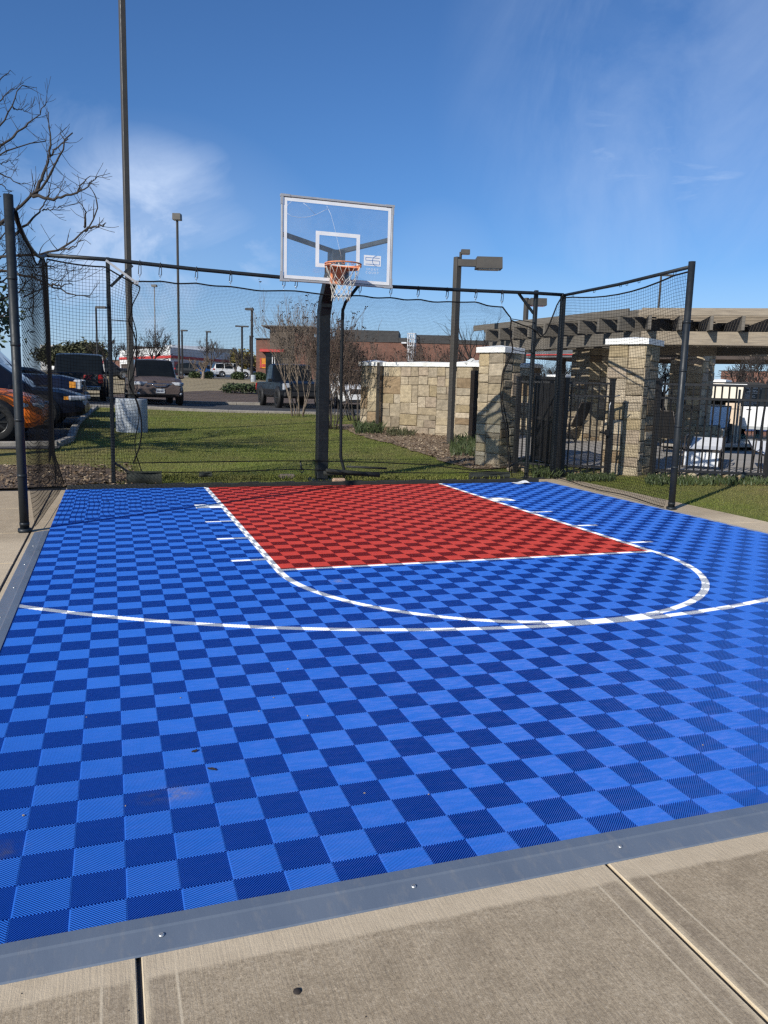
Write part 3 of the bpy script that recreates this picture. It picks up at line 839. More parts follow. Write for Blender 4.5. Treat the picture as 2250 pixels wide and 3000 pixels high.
sidenet('side_net', 'sagging black net hung edge-on between the front left pole and the back corner', S_left, 74, 64, .0028, ropes=('t', 'r'), rv=.0016)
def S_bl(a, b):         # back net from the left corner past the post to the rebound net
    x = -.76 + 1.16 * a; z = .03 + 2.98 * b
    x += -.05 * math.sin(pi * b) * a + .02 * math.sin(9 * b) * a
    if a > .68: x -= .10 * (a - .68) / .32 * (math.sin(3 * pi * b) ** 2)
    z -= .05 * math.sin(pi * a) * min(1, 3 * b) + .28 * max(0, (a - .62) / .38) * max(0, (b - .7) / .3) ** 1.4
    y = 9.34 + .07 * math.sin(2.2 * pi * a + .6) * math.sin(pi * b) - .10 * max(0, 1 - b / .15) * math.sin(pi * a)
    return Vector((x, y, max(.012, z)))
sidenet('back_net', 'square black net panel across the back left corner in front of the lamp post base', S_bl, 27, 67, .0021, ropes=('t', 'r', 'l'))
rt = [Vector((RC.x, RC.y - .03, 3.0))] + [Vector((RC.x + (RP.x - RC.x) * t, RC.y + (RP.y - RC.y) * t, 3.02 - .14 * math.sin(pi * t) - .0 * t)) for t in np.linspace(.1, .9, 9)] + [Vector((RP.x, RP.y + .05, 2.98))]
def S_right(a, b):
    k = a * (len(rt) - 1); i = min(int(k), len(rt) - 2); t_ = rt[i].lerp(rt[i + 1], k - i)
    z = .02 + (t_.z - .02) * b
    z -= .05 * math.sin(pi * a) * math.sin(pi * b)
    x = t_.x + .10 * math.sin(pi * a) * math.sin(pi * b) - .08 * max(0, 1 - b / .12) + .02 * math.sin(7 * a) * math.sin(5 * b)
    return Vector((x, t_.y, max(.012, z + .015 * math.sin(11 * a) * (1 - b))))
sidenet('side_net', 'black square net stretched along the right side between its two posts', S_right, 80, 68, .0021, ropes=('t', 'b'))
tr = resamp([aty(u, v, 9.44) for u, v in ((1497, 938), (1530, 948), (1552, 952), (1572, 962), (1585, 980), (1600, 965), (1615, 930), (1632, 890), (1648, 866))], 24)
br = resamp([Vector((6.32, 9.4, .02)), Vector((6.7, 9.36, .012)), Vector((7.13, 9.42, .02))], 24)
lr = resamp([aty(u, v, 9.42) for u, v in ((1494, 1405), (1482, 1245), (1468, 1175), (1474, 1092), (1504, 1026), (1494, 982), (1497, 938))], 24)
rr_ = resamp([Vector((7.13, 9.42, .02)), aty(1648, 866, 9.44)], 24)
S0 = coons(tr, br, lr, rr_)
def S_br(a, b):
    p = S0(a, b); return p + Vector((0, -.12 * math.sin(pi * a) * math.sin(pi * b), -.05 * math.sin(pi * a) * b))
sidenet('back_net', 'drooping black net gathered at the back right corner in front of the gate', S_br, 22, 62, .0021, ropes=('t', 'l'))

# ------------------------------------------------------------------ basketball hoop
hoop = thing('basketball_hoop', 'basketball hoop with clear backboard on a black cranked pole', 'basketball hoop', (3.07, 9.6, 0))
pw = .17
m = MB()
pl = [(3.08, 9.6, -.02), (3.08, 9.6, 2.52), (3.085, 9.52, 2.72), (3.085, 9.0, 3.26)]
for a, b in zip(pl[:-1], pl[1:]): m.bar(a, b, pw, pw, (0, 1, 0) if abs(a[1] - b[1]) < .02 else (0, 0, 1), bev=.008)
m.box((3.08, 9.6, 2.53), (pw - .004, pw - .004, .14)); m.box((3.085, 9.53, 2.7), (pw - .004, .16, .16))
m.build('pole', 'black_steel', hoop)
MB().box((3.08, 9.6, .0), (.42, .42, .025)).build('base_plate', 'black_steel', hoop)
m = MB()
m.box((3.08, 8.93, 3.22), (.19, .28, .26), bev=.01); m.bar((3.08, 8.85, 3.12), (3.0, 8.44, 3.0), .13, .12, bev=.008)
m.box((2.96, 8.45, 2.96), (.34, .03, .26))
m.build('mount_head', 'black_steel', hoop)
for (x, z) in ((2.215, 3.43), (3.70, 3.475)):
    MB().bar((3.07, 8.9, 3.325), (x, 8.45, z), .05, .06, bev=.005).build('strut', 'black_steel', hoop)
BX0, BX1, BZ0, BZ1, BY = 2.175, 3.74, 2.825, 3.925, 8.4
MB().box(((BX0 + BX1) / 2, BY + .006, (BZ0 + BZ1) / 2), (BX1 - BX0 - .03, .012, BZ1 - BZ0 - .03)).build('backboard_glass', 'board_glass', hoop)
m = MB(); e = .028
m.box(((BX0 + BX1) / 2, BY + .01, BZ1 - e / 2), (BX1 - BX0, .05, e), bev=.004); m.box(((BX0 + BX1) / 2, BY + .01, BZ0 + e / 2), (BX1 - BX0, .05, e), bev=.004)
m.box((BX0 + e / 2, BY + .01, (BZ0 + BZ1) / 2), (e, .05, BZ1 - BZ0 - 2 * e), bev=.004); m.box((BX1 - e / 2, BY + .01, (BZ0 + BZ1) / 2), (e, .05, BZ1 - BZ0 - 2 * e), bev=.004)
m.build('backboard_frame', 'alu', hoop)
for x, z, sx, sz in ((BX0, BZ0, 1, 1), (BX0, BZ1, 1, -1), (BX1, BZ0, -1, 1), (BX1, BZ1, -1, -1)):
    m = MB(); m.box((x + sx * .055, BY + .01, z + sz * .011), (.13, .058, .03)); m.box((x + sx * .011, BY + .01, z + sz * .075), (.03, .056, .1)); m.build('corner_cap', 'alu', hoop)
yf = BY - .004
def border(x0, x1, z0, z1, w, name):
    m = MB()
    m.box(((x0 + x1) / 2, yf, z1 - w / 2), (x1 - x0, .003, w)); m.box(((x0 + x1) / 2, yf, z0 + w / 2), (x1 - x0, .003, w))
    m.box((x0 + w / 2, yf, (z0 + z1) / 2), (w, .003, z1 - z0 - 2 * w)); m.box((x1 - w / 2, yf, (z0 + z1) / 2), (w, .003, z1 - z0 - 2 * w))
    return m.build(name, 'white_paint', hoop)
border(BX0 + .036, BX1 - .036, BZ0 + .036, BZ1 - .036, .042, 'border_line')
border(2.644, 3.265, 3.036, 3.502, .05, 'target_square')
# emblem and lettering printed on the glass
lx0, lx1, lz0, lz1 = 3.326, 3.572, 3.103, 3.243
emb = MB().box(((lx0 + lx1) / 2, yf, (lz0 + lz1) / 2), (lx1 - lx0, .003, lz1 - lz0)).build('emblem', 'white_paint', hoop)
M['emblem_line'] = pm('emblem_line', (.2, .34, .6), None, 20, .5)
m = MB(); y2 = yf - .0028; w = .0075
def lnk(pts):
    for (a, b) in zip(pts[:-1], pts[1:]):
        m.bar((a[0], y2, a[1]), (b[0], y2, b[1]), w, .002, (0, 1, 0))
lnk([(lx1 - .022, lz1 - .03), (lx0 + .024, lz1 - .03), (lx0 + .024, lz0 + .073), (lx1 - .022, lz0 + .073), (lx1 - .022, lz0 + .022), (lx0 + .024, lz0 + .022)])
cxx = lx0 + .2; 
lnk([(cxx + .08 * math.cos(t), (lz0 + lz1) / 2 + .072 * math.sin(t)) for t in np.linspace(1.75, 4.55, 14)])
m.build('emblem_lines', 'emblem_line', emb)
for tx, z in (('SPORT', 3.055), ('COURT', 3.012)):
    m = MB(); put_text(m, tx, .042, ((lx0 + lx1) / 2, yf - .001, z), (1, 0, 0), (0, 0, 1), 1.55)
    m.build('lettering', 'white_paint', hoop)
# crack across the pane
m = MB(); yc = BY - .003
def crk(L_): 
    pts = [aty(780 + a * 400 / 1659, 540 + b * 400 / 1659, BY) for a, b in L_]
    m.tube([Vector((p.x, yc, p.z)) for p in pts], .0018, 4)
crk([(235, 335), (300, 385), (400, 402), (500, 398), (600, 370), (690, 325), (752, 298)])
crk([(752, 298), (790, 380), (830, 530), (860, 660), (890, 790), (915, 900)]); crk([(752, 298), (735, 260)]); crk([(600, 370), (500, 265), (450, 230)]); crk([(235, 335), (260, 250), (345, 175)])
m.build('crack', pm('crack_white', (.8, .82, .84), None, 30, .3), hoop)
RC3 = Vector((2.945, 8.09, 3.052)); RR = .238
m = MB()
m.tube([RC3 + Vector((RR * math.cos(t), RR * math.sin(t), 0)) for t in np.linspace(0, 2 * pi, 48, endpoint=False)], .010, 10, closed=True)
m.tube([RC3 + Vector((RR * math.cos(t), RR * math.sin(t), -.026)) for t in np.linspace(-.6, pi + .6, 36)], .009, 8)
rim = m.build('rim', 'orange_rim', hoop)
for k in range(12):
    m = MB(); t = 2 * pi * (k + .5) / 12
    c_ = RC3 + Vector((RR * math.cos(t), RR * math.sin(t), -.012)); tv = Vector((-math.sin(t), math.cos(t), 0))
    m.tube([c_ + tv * (.02 * math.cos(s_)) + Vector((0, 0, -.018 * math.sin(s_))) for s_ in np.linspace(0, pi, 7)], .0035, 5); m.build('net_hook', 'orange_rim', rim)
m = MB()
# flange between ring and board, breakaway box under it
fl = [(RC3.x + RR * math.cos(t), RC3.y + RR * math.sin(t)) for t in np.linspace(.25, pi - .25, 15)]
pts = [(x, y, RC3.z - .03) for x, y in fl] + [(RC3.x - .11, BY - .02, RC3.z - .05), (RC3.x + .11, BY - .02, RC3.z - .05)]
m.poly(pts, .008, (0, 0, 1))
fl2 = [(RC3.x + (RR - .004) * math.cos(t), RC3.y + (RR - .004) * math.sin(t)) for t in np.linspace(.1, pi - .1, 19)]
for (a, b) in zip(fl2[:-1], fl2[1:]): m.bar((*a, RC3.z - .035), (*b, RC3.z - .035), .006, .05, (0, 0, 1))
m.build('flange', 'orange_rim', rim)
m = MB(); m.box((RC3.x, BY - .02, RC3.z - .12), (.2, .03, .22), bev=.006)
m.poly([(RC3.x - .08, BY - .03, RC3.z - .03), (RC3.x - .08, BY - .17, RC3.z - .035), (RC3.x - .08, BY - .03, RC3.z - .2)], -.16, (1, 0, 0))
m.build('bracket', 'orange_rim', hoop)
m = MB(); rings = [(0.236, -.02), (.195, -.17), (.168, -.235), (.147, -.295), (.132, -.355), (.124, -.41), (.122, -.445)]
NN = 12
def np_(k, i):
    r, z = rings[k]; t = 2 * pi * (i + (.5 if k % 2 else 0)) / NN
    j = .006 * noise.noise((k * 3.1, i * 1.7, 0)); return RC3 + Vector(((r + j) * math.cos(t) - .004 * k, (r + j) * math.sin(t), z + 2.2 * j))
for k in range(len(rings) - 1):
    for i in range(NN):
        a = np_(k, i); b = np_(k + 1, i); c_ = np_(k + 1, i - 1) if k % 2 == 0 else np_(k + 1, i + 1)
        m.tube([a, b], .0034, 5); m.tube([a, c_], .0034, 5)
        m.tube([b + Vector((0, 0, .012)), b - Vector((0, 0, .010))], .0055, 5)
for i in range(NN):
    a = np_(6, i); m.tube([a, a + Vector((.008 * math.sin(i), .006, -.03))], .004, 5)
nt_ = m.build('hoop_net', 'cord_white', hoop)
# ------------------------------------------------------------------ stonework
STONES = [(0.448, 0.371, 0.258), (0.403, 0.325, 0.214), (0.482, 0.4, 0.29), (0.37, 0.302, 0.208), (0.426, 0.336, 0.202), (0.336, 0.273, 0.189), (0.392, 0.313, 0.227), (0.291, 0.209, 0.126), (0.414, 0.348, 0.252), (0.437, 0.36, 0.252), (0.47, 0.383, 0.252)]
MORT = (.15, .12, .085)
def stone_face(mb, o, ex, ez, en, w, h, smin, smax, r, prot=.03, hmax=None):
    o, ex, ez, en = Vector(o), Vector(ex), Vector(ez), Vector(en)
    hmax = hmax or smax * .62
    cells = []
    def split(x0, x1, z0, z1):
        a, b = x1 - x0, z1 - z0
        if (a > smax or (a > b * 1.1 and a > smin * 2.2 and r.random() < .62)) and a > smin * 1.7:
            k = x0 + a * r.uniform(.34, .66); split(x0, k, z0, z1); split(k, x1, z0, z1); return
        if (b > hmax or (b > smin * 1.3 and r.random() < .5)) and b > smin * 1.1:
            k = z0 + b * r.uniform(.36, .64); split(x0, x1, z0, k); split(x0, x1, k, z1); return
        cells.append((x0, x1, z0, z1))
    split(0, w, 0, h)
    for (x0, x1, z0, z1) in cells:
        g = r.uniform(.003, .008); p = prot * r.uniform(.4, 1.2); t = r.choice(STONES); k = r.uniform(.72, 1.14)
        t = tuple(c * k for c in t)
        jit = lambda: r.uniform(-.006, .006)
        q = [(x0 + g, z0 + g), (x1 - g, z0 + g), (x1 - g, z1 - g), (x0 + g, z1 - g)]
        q = [(a + jit(), b + jit()) for a, b in q]
        cx, cz = (x0 + x1) / 2, (z0 + z1) / 2; bv = min(.018, (x1 - x0) * .2, (z1 - z0) * .2)
        inn = [(a + (bv if a < cx else -bv) + jit(), b + (bv if b < cz else -bv) + jit()) for a, b in q]
        tl = [r.uniform(-.006, .006) for _ in range(4)]
        vs = [o + ex * a + ez * b for a, b in q] + [o + ex * a + ez * b + en * (p * .7) for a, b in q] + [o + ex * a + ez * b + en * (p + d) for (a, b), d in zip(inn, tl)]
        fs = [(0, 1, 5, 4), (1, 2, 6, 5), (2, 3, 7, 6), (3, 0, 4, 7), (4, 5, 9, 8), (5, 6, 10, 9), (6, 7, 11, 10), (7, 4, 8, 11), (8, 9, 10, 11)]
        mb.add(vs, fs, False, t)
def stone_body(c, wx, wy, h, rz, smin, smax, seed, sides='fblr', hmax=None):
    """mortared stone block; c = centre of the base"""
    r = random.Random(seed); mb = MB(); R = Matrix.Rotation(rz, 3, 'Z'); c = Vector(c); Z = Vector((0, 0, 1))
    mb.box(c + Z * (h / 2 - .1), (wx - .02, wy - .02, h + .18), M_=R, tone=MORT)
    X, Y = R @ Vector((1, 0, 0)), R @ Vector((0, 1, 0))
    for k, o, e, n, w in (('f', -X * wx / 2 - Y * (wy / 2 - .01), X, -Y, wx), ('b', X * wx / 2 + Y * (wy / 2 - .01), -X, Y, wx), ('r', X * (wx / 2 - .01) - Y * wy / 2, Y, X, wy), ('l', -X * (wx / 2 - .01) + Y * wy / 2, -Y, -X, wy)):
        if k in sides: stone_face(mb, c + o - Z * .1, e, Z, n, w, h + .1, smin, smax, r, hmax=hmax)
    return mb
def cap(mb, c, wx, wy, z, rz, t=.11, rise=.05):
    R = Matrix.Rotation(rz, 3, 'Z'); c = Vector(c)
    vs = [c + R @ Vector((x * wx / 2, y * wy / 2, 0)) + Vector((0, 0, z)) for x, y in ((-1, -1), (1, -1), (1, 1), (-1, 1))]
    vs += [v + Vector((0, 0, t)) for v in vs] + [Vector((c.x, c.y, c.z + z + t + rise))]
    mb.add(vs, [(3, 2, 1, 0), (0, 1, 5, 4), (1, 2, 6, 5), (2, 3, 7, 6), (3, 0, 4, 7), (4, 5, 8), (5, 6, 8), (6, 7, 8), (7, 4, 8)])
def pillar(label, c, a, h, rz, seed, smin=.13, smax=.42, capw=.12, group=None, capmat='white_cap', hmax=None, b=None):
    t = thing('stone_pillar', label, 'pillar', c, group=group)
    stone_body(c, a, b or a, h, rz, smin, smax, seed, hmax=hmax).build('shaft', 'stone', t)
    m = MB(); cap(m, c, a + capw, (b or a) + capw, h, rz, .1, .05); m.build('cap', capmat, t)
    return t
def ht(c, v): return zfor(c.x, c.y, v) - c.z
# near gate pillars
c1 = on(1449, 1368); c1 = Vector((c1.x + .12, c1.y + .22, c1.z)); h1 = ht(c1, 1035)
pillar('tall tan stone pillar with white cap between the slatted gate and the black fence', c1, .56, h1, rad(-62), 3, .19, .46, .1, hmax=.3)
c2 = on(1842, 1389); c2 = Vector((c2.x + .14, c2.y + .3, c2.z)); h2 = ht(c2, 1012)
pillar('broad tan stone pillar with white cap under the bend of the pergola', c2, .68, h2, rad(-57), 5, .2, .5, .12, hmax=.3)
# enclosure wall
wa, wb = on(1052, 1256), on(1374, 1286)
wd = (wb - wa); wd.z = 0; wl = wd.length; wd.normalize(); wang = math.atan2(wd.y, wd.x); wn = Vector((wd.y, -wd.x, 0))
zt = (zfor(wa.x, wa.y, 1073) + zfor(wb.x, wb.y, 1073)) / 2
zb_ = min(wa.z, wb.z) - .05
w0 = thing('stone_wall', 'low tan stone enclosure wall with white coping, shadows of bare shrubs across it', 'wall', (wa + wb) / 2)
pw0 = wl * 58 / 325; pw1 = wl * 42 / 325
bk = -wn * .28
mid0, mid1 = wa + wd * pw0, wb - wd * pw1
r_ = random.Random(8)
cw = (mid0 + mid1) / 2; L_ = (mid1 - mid0).length
stone_body(Vector((cw.x, cw.y, zb_)) + bk - wn * .06, L_, .3, zt - zb_, wang, .26, .72, 11, hmax=.5).build('wall_face', 'stone', w0)
m = MB(); cap(m, Vector((cw.x, cw.y, zb_)) + bk - wn * .06, L_ + .02, .42, zt - zb_, wang, .11, .03)
m.build('coping', 'white_cap', w0)
for k, (p, q, sd) in enumerate(((wa, mid0, 21), (mid1, wb, 22))):
    c = (p + q) / 2; l = (q - p).length
    stone_body(Vector((c.x, c.y, zb_)) + bk, l - .02, .5, zt - zb_, wang, .24, .55, sd, hmax=.45).build('end_pier', 'stone', w0)
    m = MB(); cap(m, Vector((c.x, c.y, zb_)) + bk + wd * (k * .28), l + .1 + k * .7, .62, zt - zb_ + .003, wang, .11, .07); m.build('pier_cap', 'white_cap', w0)
# camera-like white fixture on the wall end
p = at(1384, 1052, (wb - CAM).dot(CF) - .2)
m = MB(); m.bar(p + Vector((-.2, 0, -.12)), p, .07, .05); m.bar(p, p + Vector((.16, .05, -.14)), .06, .05)
tag(m.build('wall_light', 'white_cap'), 'small bent white fixture on top of the stone enclosure wall', 'fixture')
m = MB(); p = wb - wd * (pw1 + .02) + wn * .02
m.bar(Vector((p.x, p.y, zb_ + .0)), Vector((p.x, p.y, zt - .02)), .07, .06)
p2 = mid0 + wn * .02; m2 = MB(); m2.bar(Vector((p2.x, p2.y, zb_ + .0)), Vector((p2.x, p2.y, zt + .1)), .09, .07); m2.build('joint_strip', 'bronze', w0)

# ------------------------------------------------------------------ metal fences and gates
def fence(name, label, cat, p, q, h, sp, rails, posts=(), bw=.02, zlow=.06, railw=.035, group=None):
    t = thing(name, label, cat, (Vector(p) + Vector(q)) / 2, group=group)
    p, q = Vector(p), Vector(q); d = q - p; l = math.hypot(d.x, d.y)
    for z in rails:
        MB().bar(p + Vector((0, 0, z)), q + Vector((0, 0, z)), railw, railw).build('rail', 'fence_metal', t)
    n = max(1, int(l / sp))
    m = MB()
    for i in range(1, n):
        a = p + d * (i / n); m.bar(a + Vector((0, 0, zlow)), a + Vector((0, 0, h - .01)), bw, bw, (0, 1, 0))
    m.build('bars', 'fence_metal', t)
    for s_ in posts:
        a = p + d * s_; m = MB(); m.bar(a - Vector((0, 0, .05)), a + Vector((0, 0, h + .05)), .075, .075, (0, 1, 0)); m.box(a + Vector((0, 0, h + .06)), (.09, .09, .025)); m.build('post', 'fence_metal', t)
    return t
fa, fb = on(1906, 1399), on(2256, 1412); fd = fb - fa
fe = fa + fd * 2.2; fe.z = terr(fe.x, fe.y)
hf = zfor(fb.x, fb.y, 1130) - fb.z
fence('metal_fence', 'black metal picket fence running right from the broad stone pillar in front of the pool', 'fence', fa, fe, hf, .118, (.13, hf - .26, hf - .02), (.004, .437, 1), .021, .03, .042)
# gate between the two pillars
ga, gm, gb = on(1508, 1380), on(1632, 1391), on(1778, 1397)
hg = zfor(gb.x, gb.y, 1121) - gb.z
fence('metal_fence', 'short black metal fence from the tall stone pillar to the gate', 'fence', ga, gm, hg, .105, (.16, hg - .02), (.0, 1.), .019, .04)
gate = fence('metal_gate', 'black metal picket gate closed against the broad stone pillar', 'gate', gm + (gb - gm) * .06, gb, hg, .105, (.17, hg - .24, hg - .02), (.02, .985), .021, .05)
m = MB(); a = gb + Vector((-.12, -.03, .78)); m.box(a, (.2, .05, .04)); m.box(a + Vector((.02, -.02, 0)), (.05, .06, .1)); m.build('latch', 'fence_metal', gate)
m = MB(); a = Vector((gb.x - .06, gb.y - .02, gb.z)); m.tube([a + Vector((0, 0, .85)), a + Vector((0, 0, 1.25)), a + Vector((.06, 0, 1.4)), a + Vector((.2, 0, 1.42))], .012, 6); m.build('pull_handle', 'zinc', gate)
# open leaf seen nearly edge-on, dark with its mesh panel
ol0 = on(1560, 1352); ol1 = on(1632, 1372); 
lf_ = fence('metal_gate', 'dark open gate leaf with tight bars standing inside the fence', 'gate', ol0, ol1, 1.72, .05, (.1, .9, 1.7), (0, 1), .022, .05, .06)
# slatted gate in the enclosure, beside the tall pillar
sa, sb = on(1374, 1290), on(1428, 1296)
hs = zfor(sa.x, sa.y, 1085) - sa.z
sg = thing('slatted_gate', 'dark narrow slatted gate between the enclosure wall and the tall pillar', 'gate', (sa + sb) / 2)
m = MB(); n = 12
for i in range(n + 1):
    a = sa.lerp(sb, i / n); m.bar(a + Vector((0, 0, .03)), a + Vector((0, 0, hs - (.0 if i else 0))), .05, .02, (0, 1, 0))
m.build('slats', 'brown_metal', sg)
for z in (.2, hs * .5, hs - .06): MB().bar(sa + Vector((0, .04, z)), sb + Vector((0, .04, z)), .05, .06).build('rail', 'fence_metal', sg)
m = MB(); a = sa.lerp(sb, .45); m.bar(a + Vector((-.02, -.03, hs - .6)), a + Vector((-.02, -.03, hs - .32)), .025, .03, (0, 1, 0)); m.build('handle', 'chrome', sg)
# stone footing rocks under the fence
r = random.Random(4)
rk = MB()
for i in range(60):
    s_ = r.uniform(0.0, 1.5); a = fa + fd * s_; k = r.uniform(.05, .12); t = r.choice(STONES)
    R = Matrix.Rotation(r.random() * 6, 3, Vector((r.random(), r.random(), 1)).normalized())
    rk.box((a.x + .05 + r.uniform(-.05, .1), a.y + .1 + r.uniform(-.05, .1), a.z + k * .35), (k * r.uniform(1.4, 2.4), k * r.uniform(1.2, 2), k * 1.2), M_=R, tone=t, bev=k * .3)
for i in range(26):
    a = ga.lerp(gb, r.random()); k = r.uniform(.03, .08); t = r.choice(STONES)
    R = Matrix.Rotation(r.random() * 6, 3, Vector((r.random(), r.random(), 1)).normalized())
    rk.box((a.x + r.uniform(-.1, .3), a.y + .18 + r.uniform(-.1, .2), a.z + k * .3), (k * 2, k * 1.6, k * 1.2), M_=R, tone=t, bev=k * .3)
tag(rk.build('footing_stones', 'rock'), kind='stuff')

# ------------------------------------------------------------------ pergola
pg = thing('pergola', 'weathered timber pergola with a kinked line of beams over stone columns', 'pergola', c2 + Vector((.4, 1.4, 0)))
K = at(1876, 1000, 16.4); Lft = at(1437, 1000, 21.6); Rgt = at(2420, 1000, 15.6)
K.z = Lft.z = Rgt.z = 0
def zs(p, v): return zfor(p.x, p.y, v)
zT, zP, zR, zB = zs(K, 907), zs(K, 929), zs(K, 970), zs(K, 1009)
out_r = (Rgt - K).normalized(); nr = Vector((-out_r.y, out_r.x, 0));  nr = nr if nr.y > 0 else -nr
out_l = (Lft - K).normalized(); nl = Vector((out_l.y, -out_l.x, 0)); nl = nl if nl.x > 0 else -nl
def lift(p, z): return Vector((p.x, p.y, z))
def run(a, b, zlo, zhi, w, mat, name):
    m = MB(); m.bar(lift(a, (zlo + zhi) / 2), lift(b, (zlo + zhi) / 2), w, zhi - zlo, bev=.006); return m.build(name, mat, pg)
dep = 4.6
for off in (0., .5, dep):                       # main beams, front pair and back
    a = K + nr * off + (out_r * off * .0); b = Rgt + nr * off
    run(K + (nr * off), b, zB, zR, .09, 'lit_wood', 'beam')
    run(K + (nl * off), Lft + nl * off, zB, zR - .002, .09, 'shaded_wood', 'beam')
def rafters(a, b, n, nrm, mat, f0):
    d = (b - a)
    for i in range(n):
        q = a + d * ((i + f0) / n)
        m = MB(); m.bar(lift(q - nrm * .42, (zR + zP) / 2 + .001), lift(q + nrm * (dep + .3), (zR + zP) / 2 + .001), .06, zP - zR - .004, bev=.004)
        m.build('rafter', mat, pg)
rafters(K, Rgt, 6, nr, 'shaded_wood', .22)
rafters(K, Lft, 9, nl, 'shaded_wood', .35)
for i in range(16):                              # purlins laid across the rafters
    off = -.36 + i * .34
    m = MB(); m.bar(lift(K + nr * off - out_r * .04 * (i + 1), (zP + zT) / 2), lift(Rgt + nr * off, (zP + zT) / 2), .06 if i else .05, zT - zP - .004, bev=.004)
    m.build('purlin', 'lit_wood', pg)
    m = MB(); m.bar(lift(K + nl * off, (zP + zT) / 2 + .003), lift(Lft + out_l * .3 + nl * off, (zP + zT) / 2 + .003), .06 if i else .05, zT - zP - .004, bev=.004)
    m.build('purlin', 'shaded_wood', pg)
# inner columns
def column(label, u, v, a, vt, rz, seed):
    c = on(u, v); c = Vector((c.x, c.y + .3, c.z)); h = zfor(c.x, c.y, vt) - c.z
    t = pillar(label, c, a, h, rz, seed, .2, .6, .16, hmax=.32)
    stone_body(c, a + .5, a + .5, .55, rz, .15, .5, seed + 50).build('plinth', 'stone', t)
    return c
column('dark shaded stone column behind the gate with stripes of sunlight', 1742, 1288, .86, 1022, rad(-88), 31)
column('stone column with sloped cap right of the net post, striped by pergola shadows', 2030, 1302, .92, 1030, rad(-60), 33)
for (u, v, s_, a, sd, lb) in ((1554, 1078, 22.5, .42, 41, 'short stone pillar with white cap just right of the tall pillar inside the fence'), (1644, 1107, 30, .7, 42, 'white capped stone pillar seen through the gate bars beyond the terrace'), (2108, 1121, 31, .6, 43, 'white capped stone pillar far beyond the pool under bare branches')):
    p = at(u, v, s_); c = Vector((p.x, p.y, terr(p.x, p.y) - .05))
    pillar(lb, c, a, p.z - c.z, rad(-60), sd, .2, .5, .1)
# pale pole leaning high behind the right net
# ------------------------------------------------------------------ lamp posts
def lamp_post(label, u, vtop, s_, w, head=None, ub=None, base=None, arm=None, mat='bronze', dbl=False, hs_=(.5, .36, .2), round_=False, group='parking lot lamp posts'):
    p = at(u, vtop, s_)
    if base is None: base = Vector((p.x, p.y, terr(p.x, p.y)))
    h = zfor(base.x, base.y, vtop) if vtop > 0 else base.z + 12.5
    t = thing('lamp_post', label, 'lamp post', base, group=group)
    m = MB()
    if round_: m.tube([base - Vector((0, 0, .1)), Vector((base.x, base.y, h))], [w * .6, w * .4], 10)
    else: m.bar(base - Vector((0, 0, .1)), Vector((base.x, base.y, h)), w, w, Vector((-.33, .94, 0)), bev=w * .06)
    m.build('pole', mat, t)
    m = MB(); m.box((base.x, base.y, base.z + .015), (w * 2.2, w * 2.2, .03)); m.build('base_plate', mat, t)
    X = Vector((.946, -.323, 0)); Yv = Vector((.323, .946, 0)); R = Matrix((X, Yv, Vector((0, 0, 1)))).transposed()
    for sg in ((1, -1) if dbl else (1,)):
        if head:
            dx, dz = head
            c = Vector((base.x, base.y, h)) + X * (dx * sg) + Vector((0, 0, dz))
            m = MB()
            hx, hy, hz = hs_
            tpv = [c + R @ Vector((x * hx / 2 * .96, y * hy / 2 * .96, hz / 2)) for x, y in ((-1, -1), (1, -1), (1, 1), (-1, 1))]
            lo = [c + R @ Vector((x * hx / 2, y * hy / 2, -hz / 2)) for x, y in ((-1, -1), (1, -1), (1, 1), (-1, 1))]
            m.add(lo + tpv, [(0, 1, 5, 4), (1, 2, 6, 5), (2, 3, 7, 6), (3, 0, 4, 7), (4, 5, 6, 7), (3, 2, 1, 0)])
            hd = m.build('lamp_head', mat, t)
            m = MB(); m.box(c - Vector((0, 0, hz / 2 + .008)), (hx * .8, hy * .8, .012), M_=R); m.build('lens', 'lens', hd)
            if abs(dx) > hx * .6:
                m = MB(); m.bar(Vector((base.x, base.y, h + dz)), c - X * (sg * hx * .45), hz * .55, hz * .6); m.build('arm', mat, t)
    return t, h
bp = on(388, 1266)
lamp_post('very tall bronze lamp post rising from a round concrete base behind the left back net', 372, -40, (bp - CAM).dot(CF), .125, (.55, -.1), base=Vector((bp.x, bp.y + .35, bp.z + .9)), hs_=(.6, .4, .22))
cb = thing('concrete_base', 'pale round concrete footing of the tall lamp post on the lawn', 'concrete base', Vector((bp.x, bp.y + .35, bp.z)))
sB = (bp - CAM).dot(CF) + .33; rB = 44.5 * sB / FPX; hB = zfor(bp.x, bp.y + .35, 1168) - bp.z
MB().lathe([(rB, -.15), (rB, hB - .03), (rB - .012, hB), (0, hB)], (bp.x, bp.y + .35, bp.z), 40, smooth=True).build('footing', 'conc_base', cb)
lamp_post('thin brown lamp post with square head standing between the white building and the net', 519, 640, 45, .11, (0, .08), hs_=(.46, .46, .34))
p = on(1318, 1300); c3 = Vector((p.x, p.y, p.z))
lamp_post('bronze lamp post with one big box head beside the stone enclosure wall', 1318, 753, 1, .128, (.75, -.13), base=c3, hs_=(.62, .40, .26))
lamp_post('slim lamp post with small head half hidden behind the box-headed post', 1350, 738, 55, .14, (.32, .0), hs_=(.62, .5, .3))
lamp_post('bronze lamp post with box head above the pergola end', 1543, 873, 25, .125, (.36, -.12), hs_=(.52, .38, .22))
lamp_post('dark lamp post seen through the left back net above the pickup', 281, 900, 62, .12, (.4, .0), mat='dark_pole', hs_=(.8, .4, .16))
lamp_post('extremely tall thin light mast far beyond the white building', 452, 836, 200, .3, (.0, -.1), mat='grey_post', round_=True, hs_=(1.3, 1.3, .5))
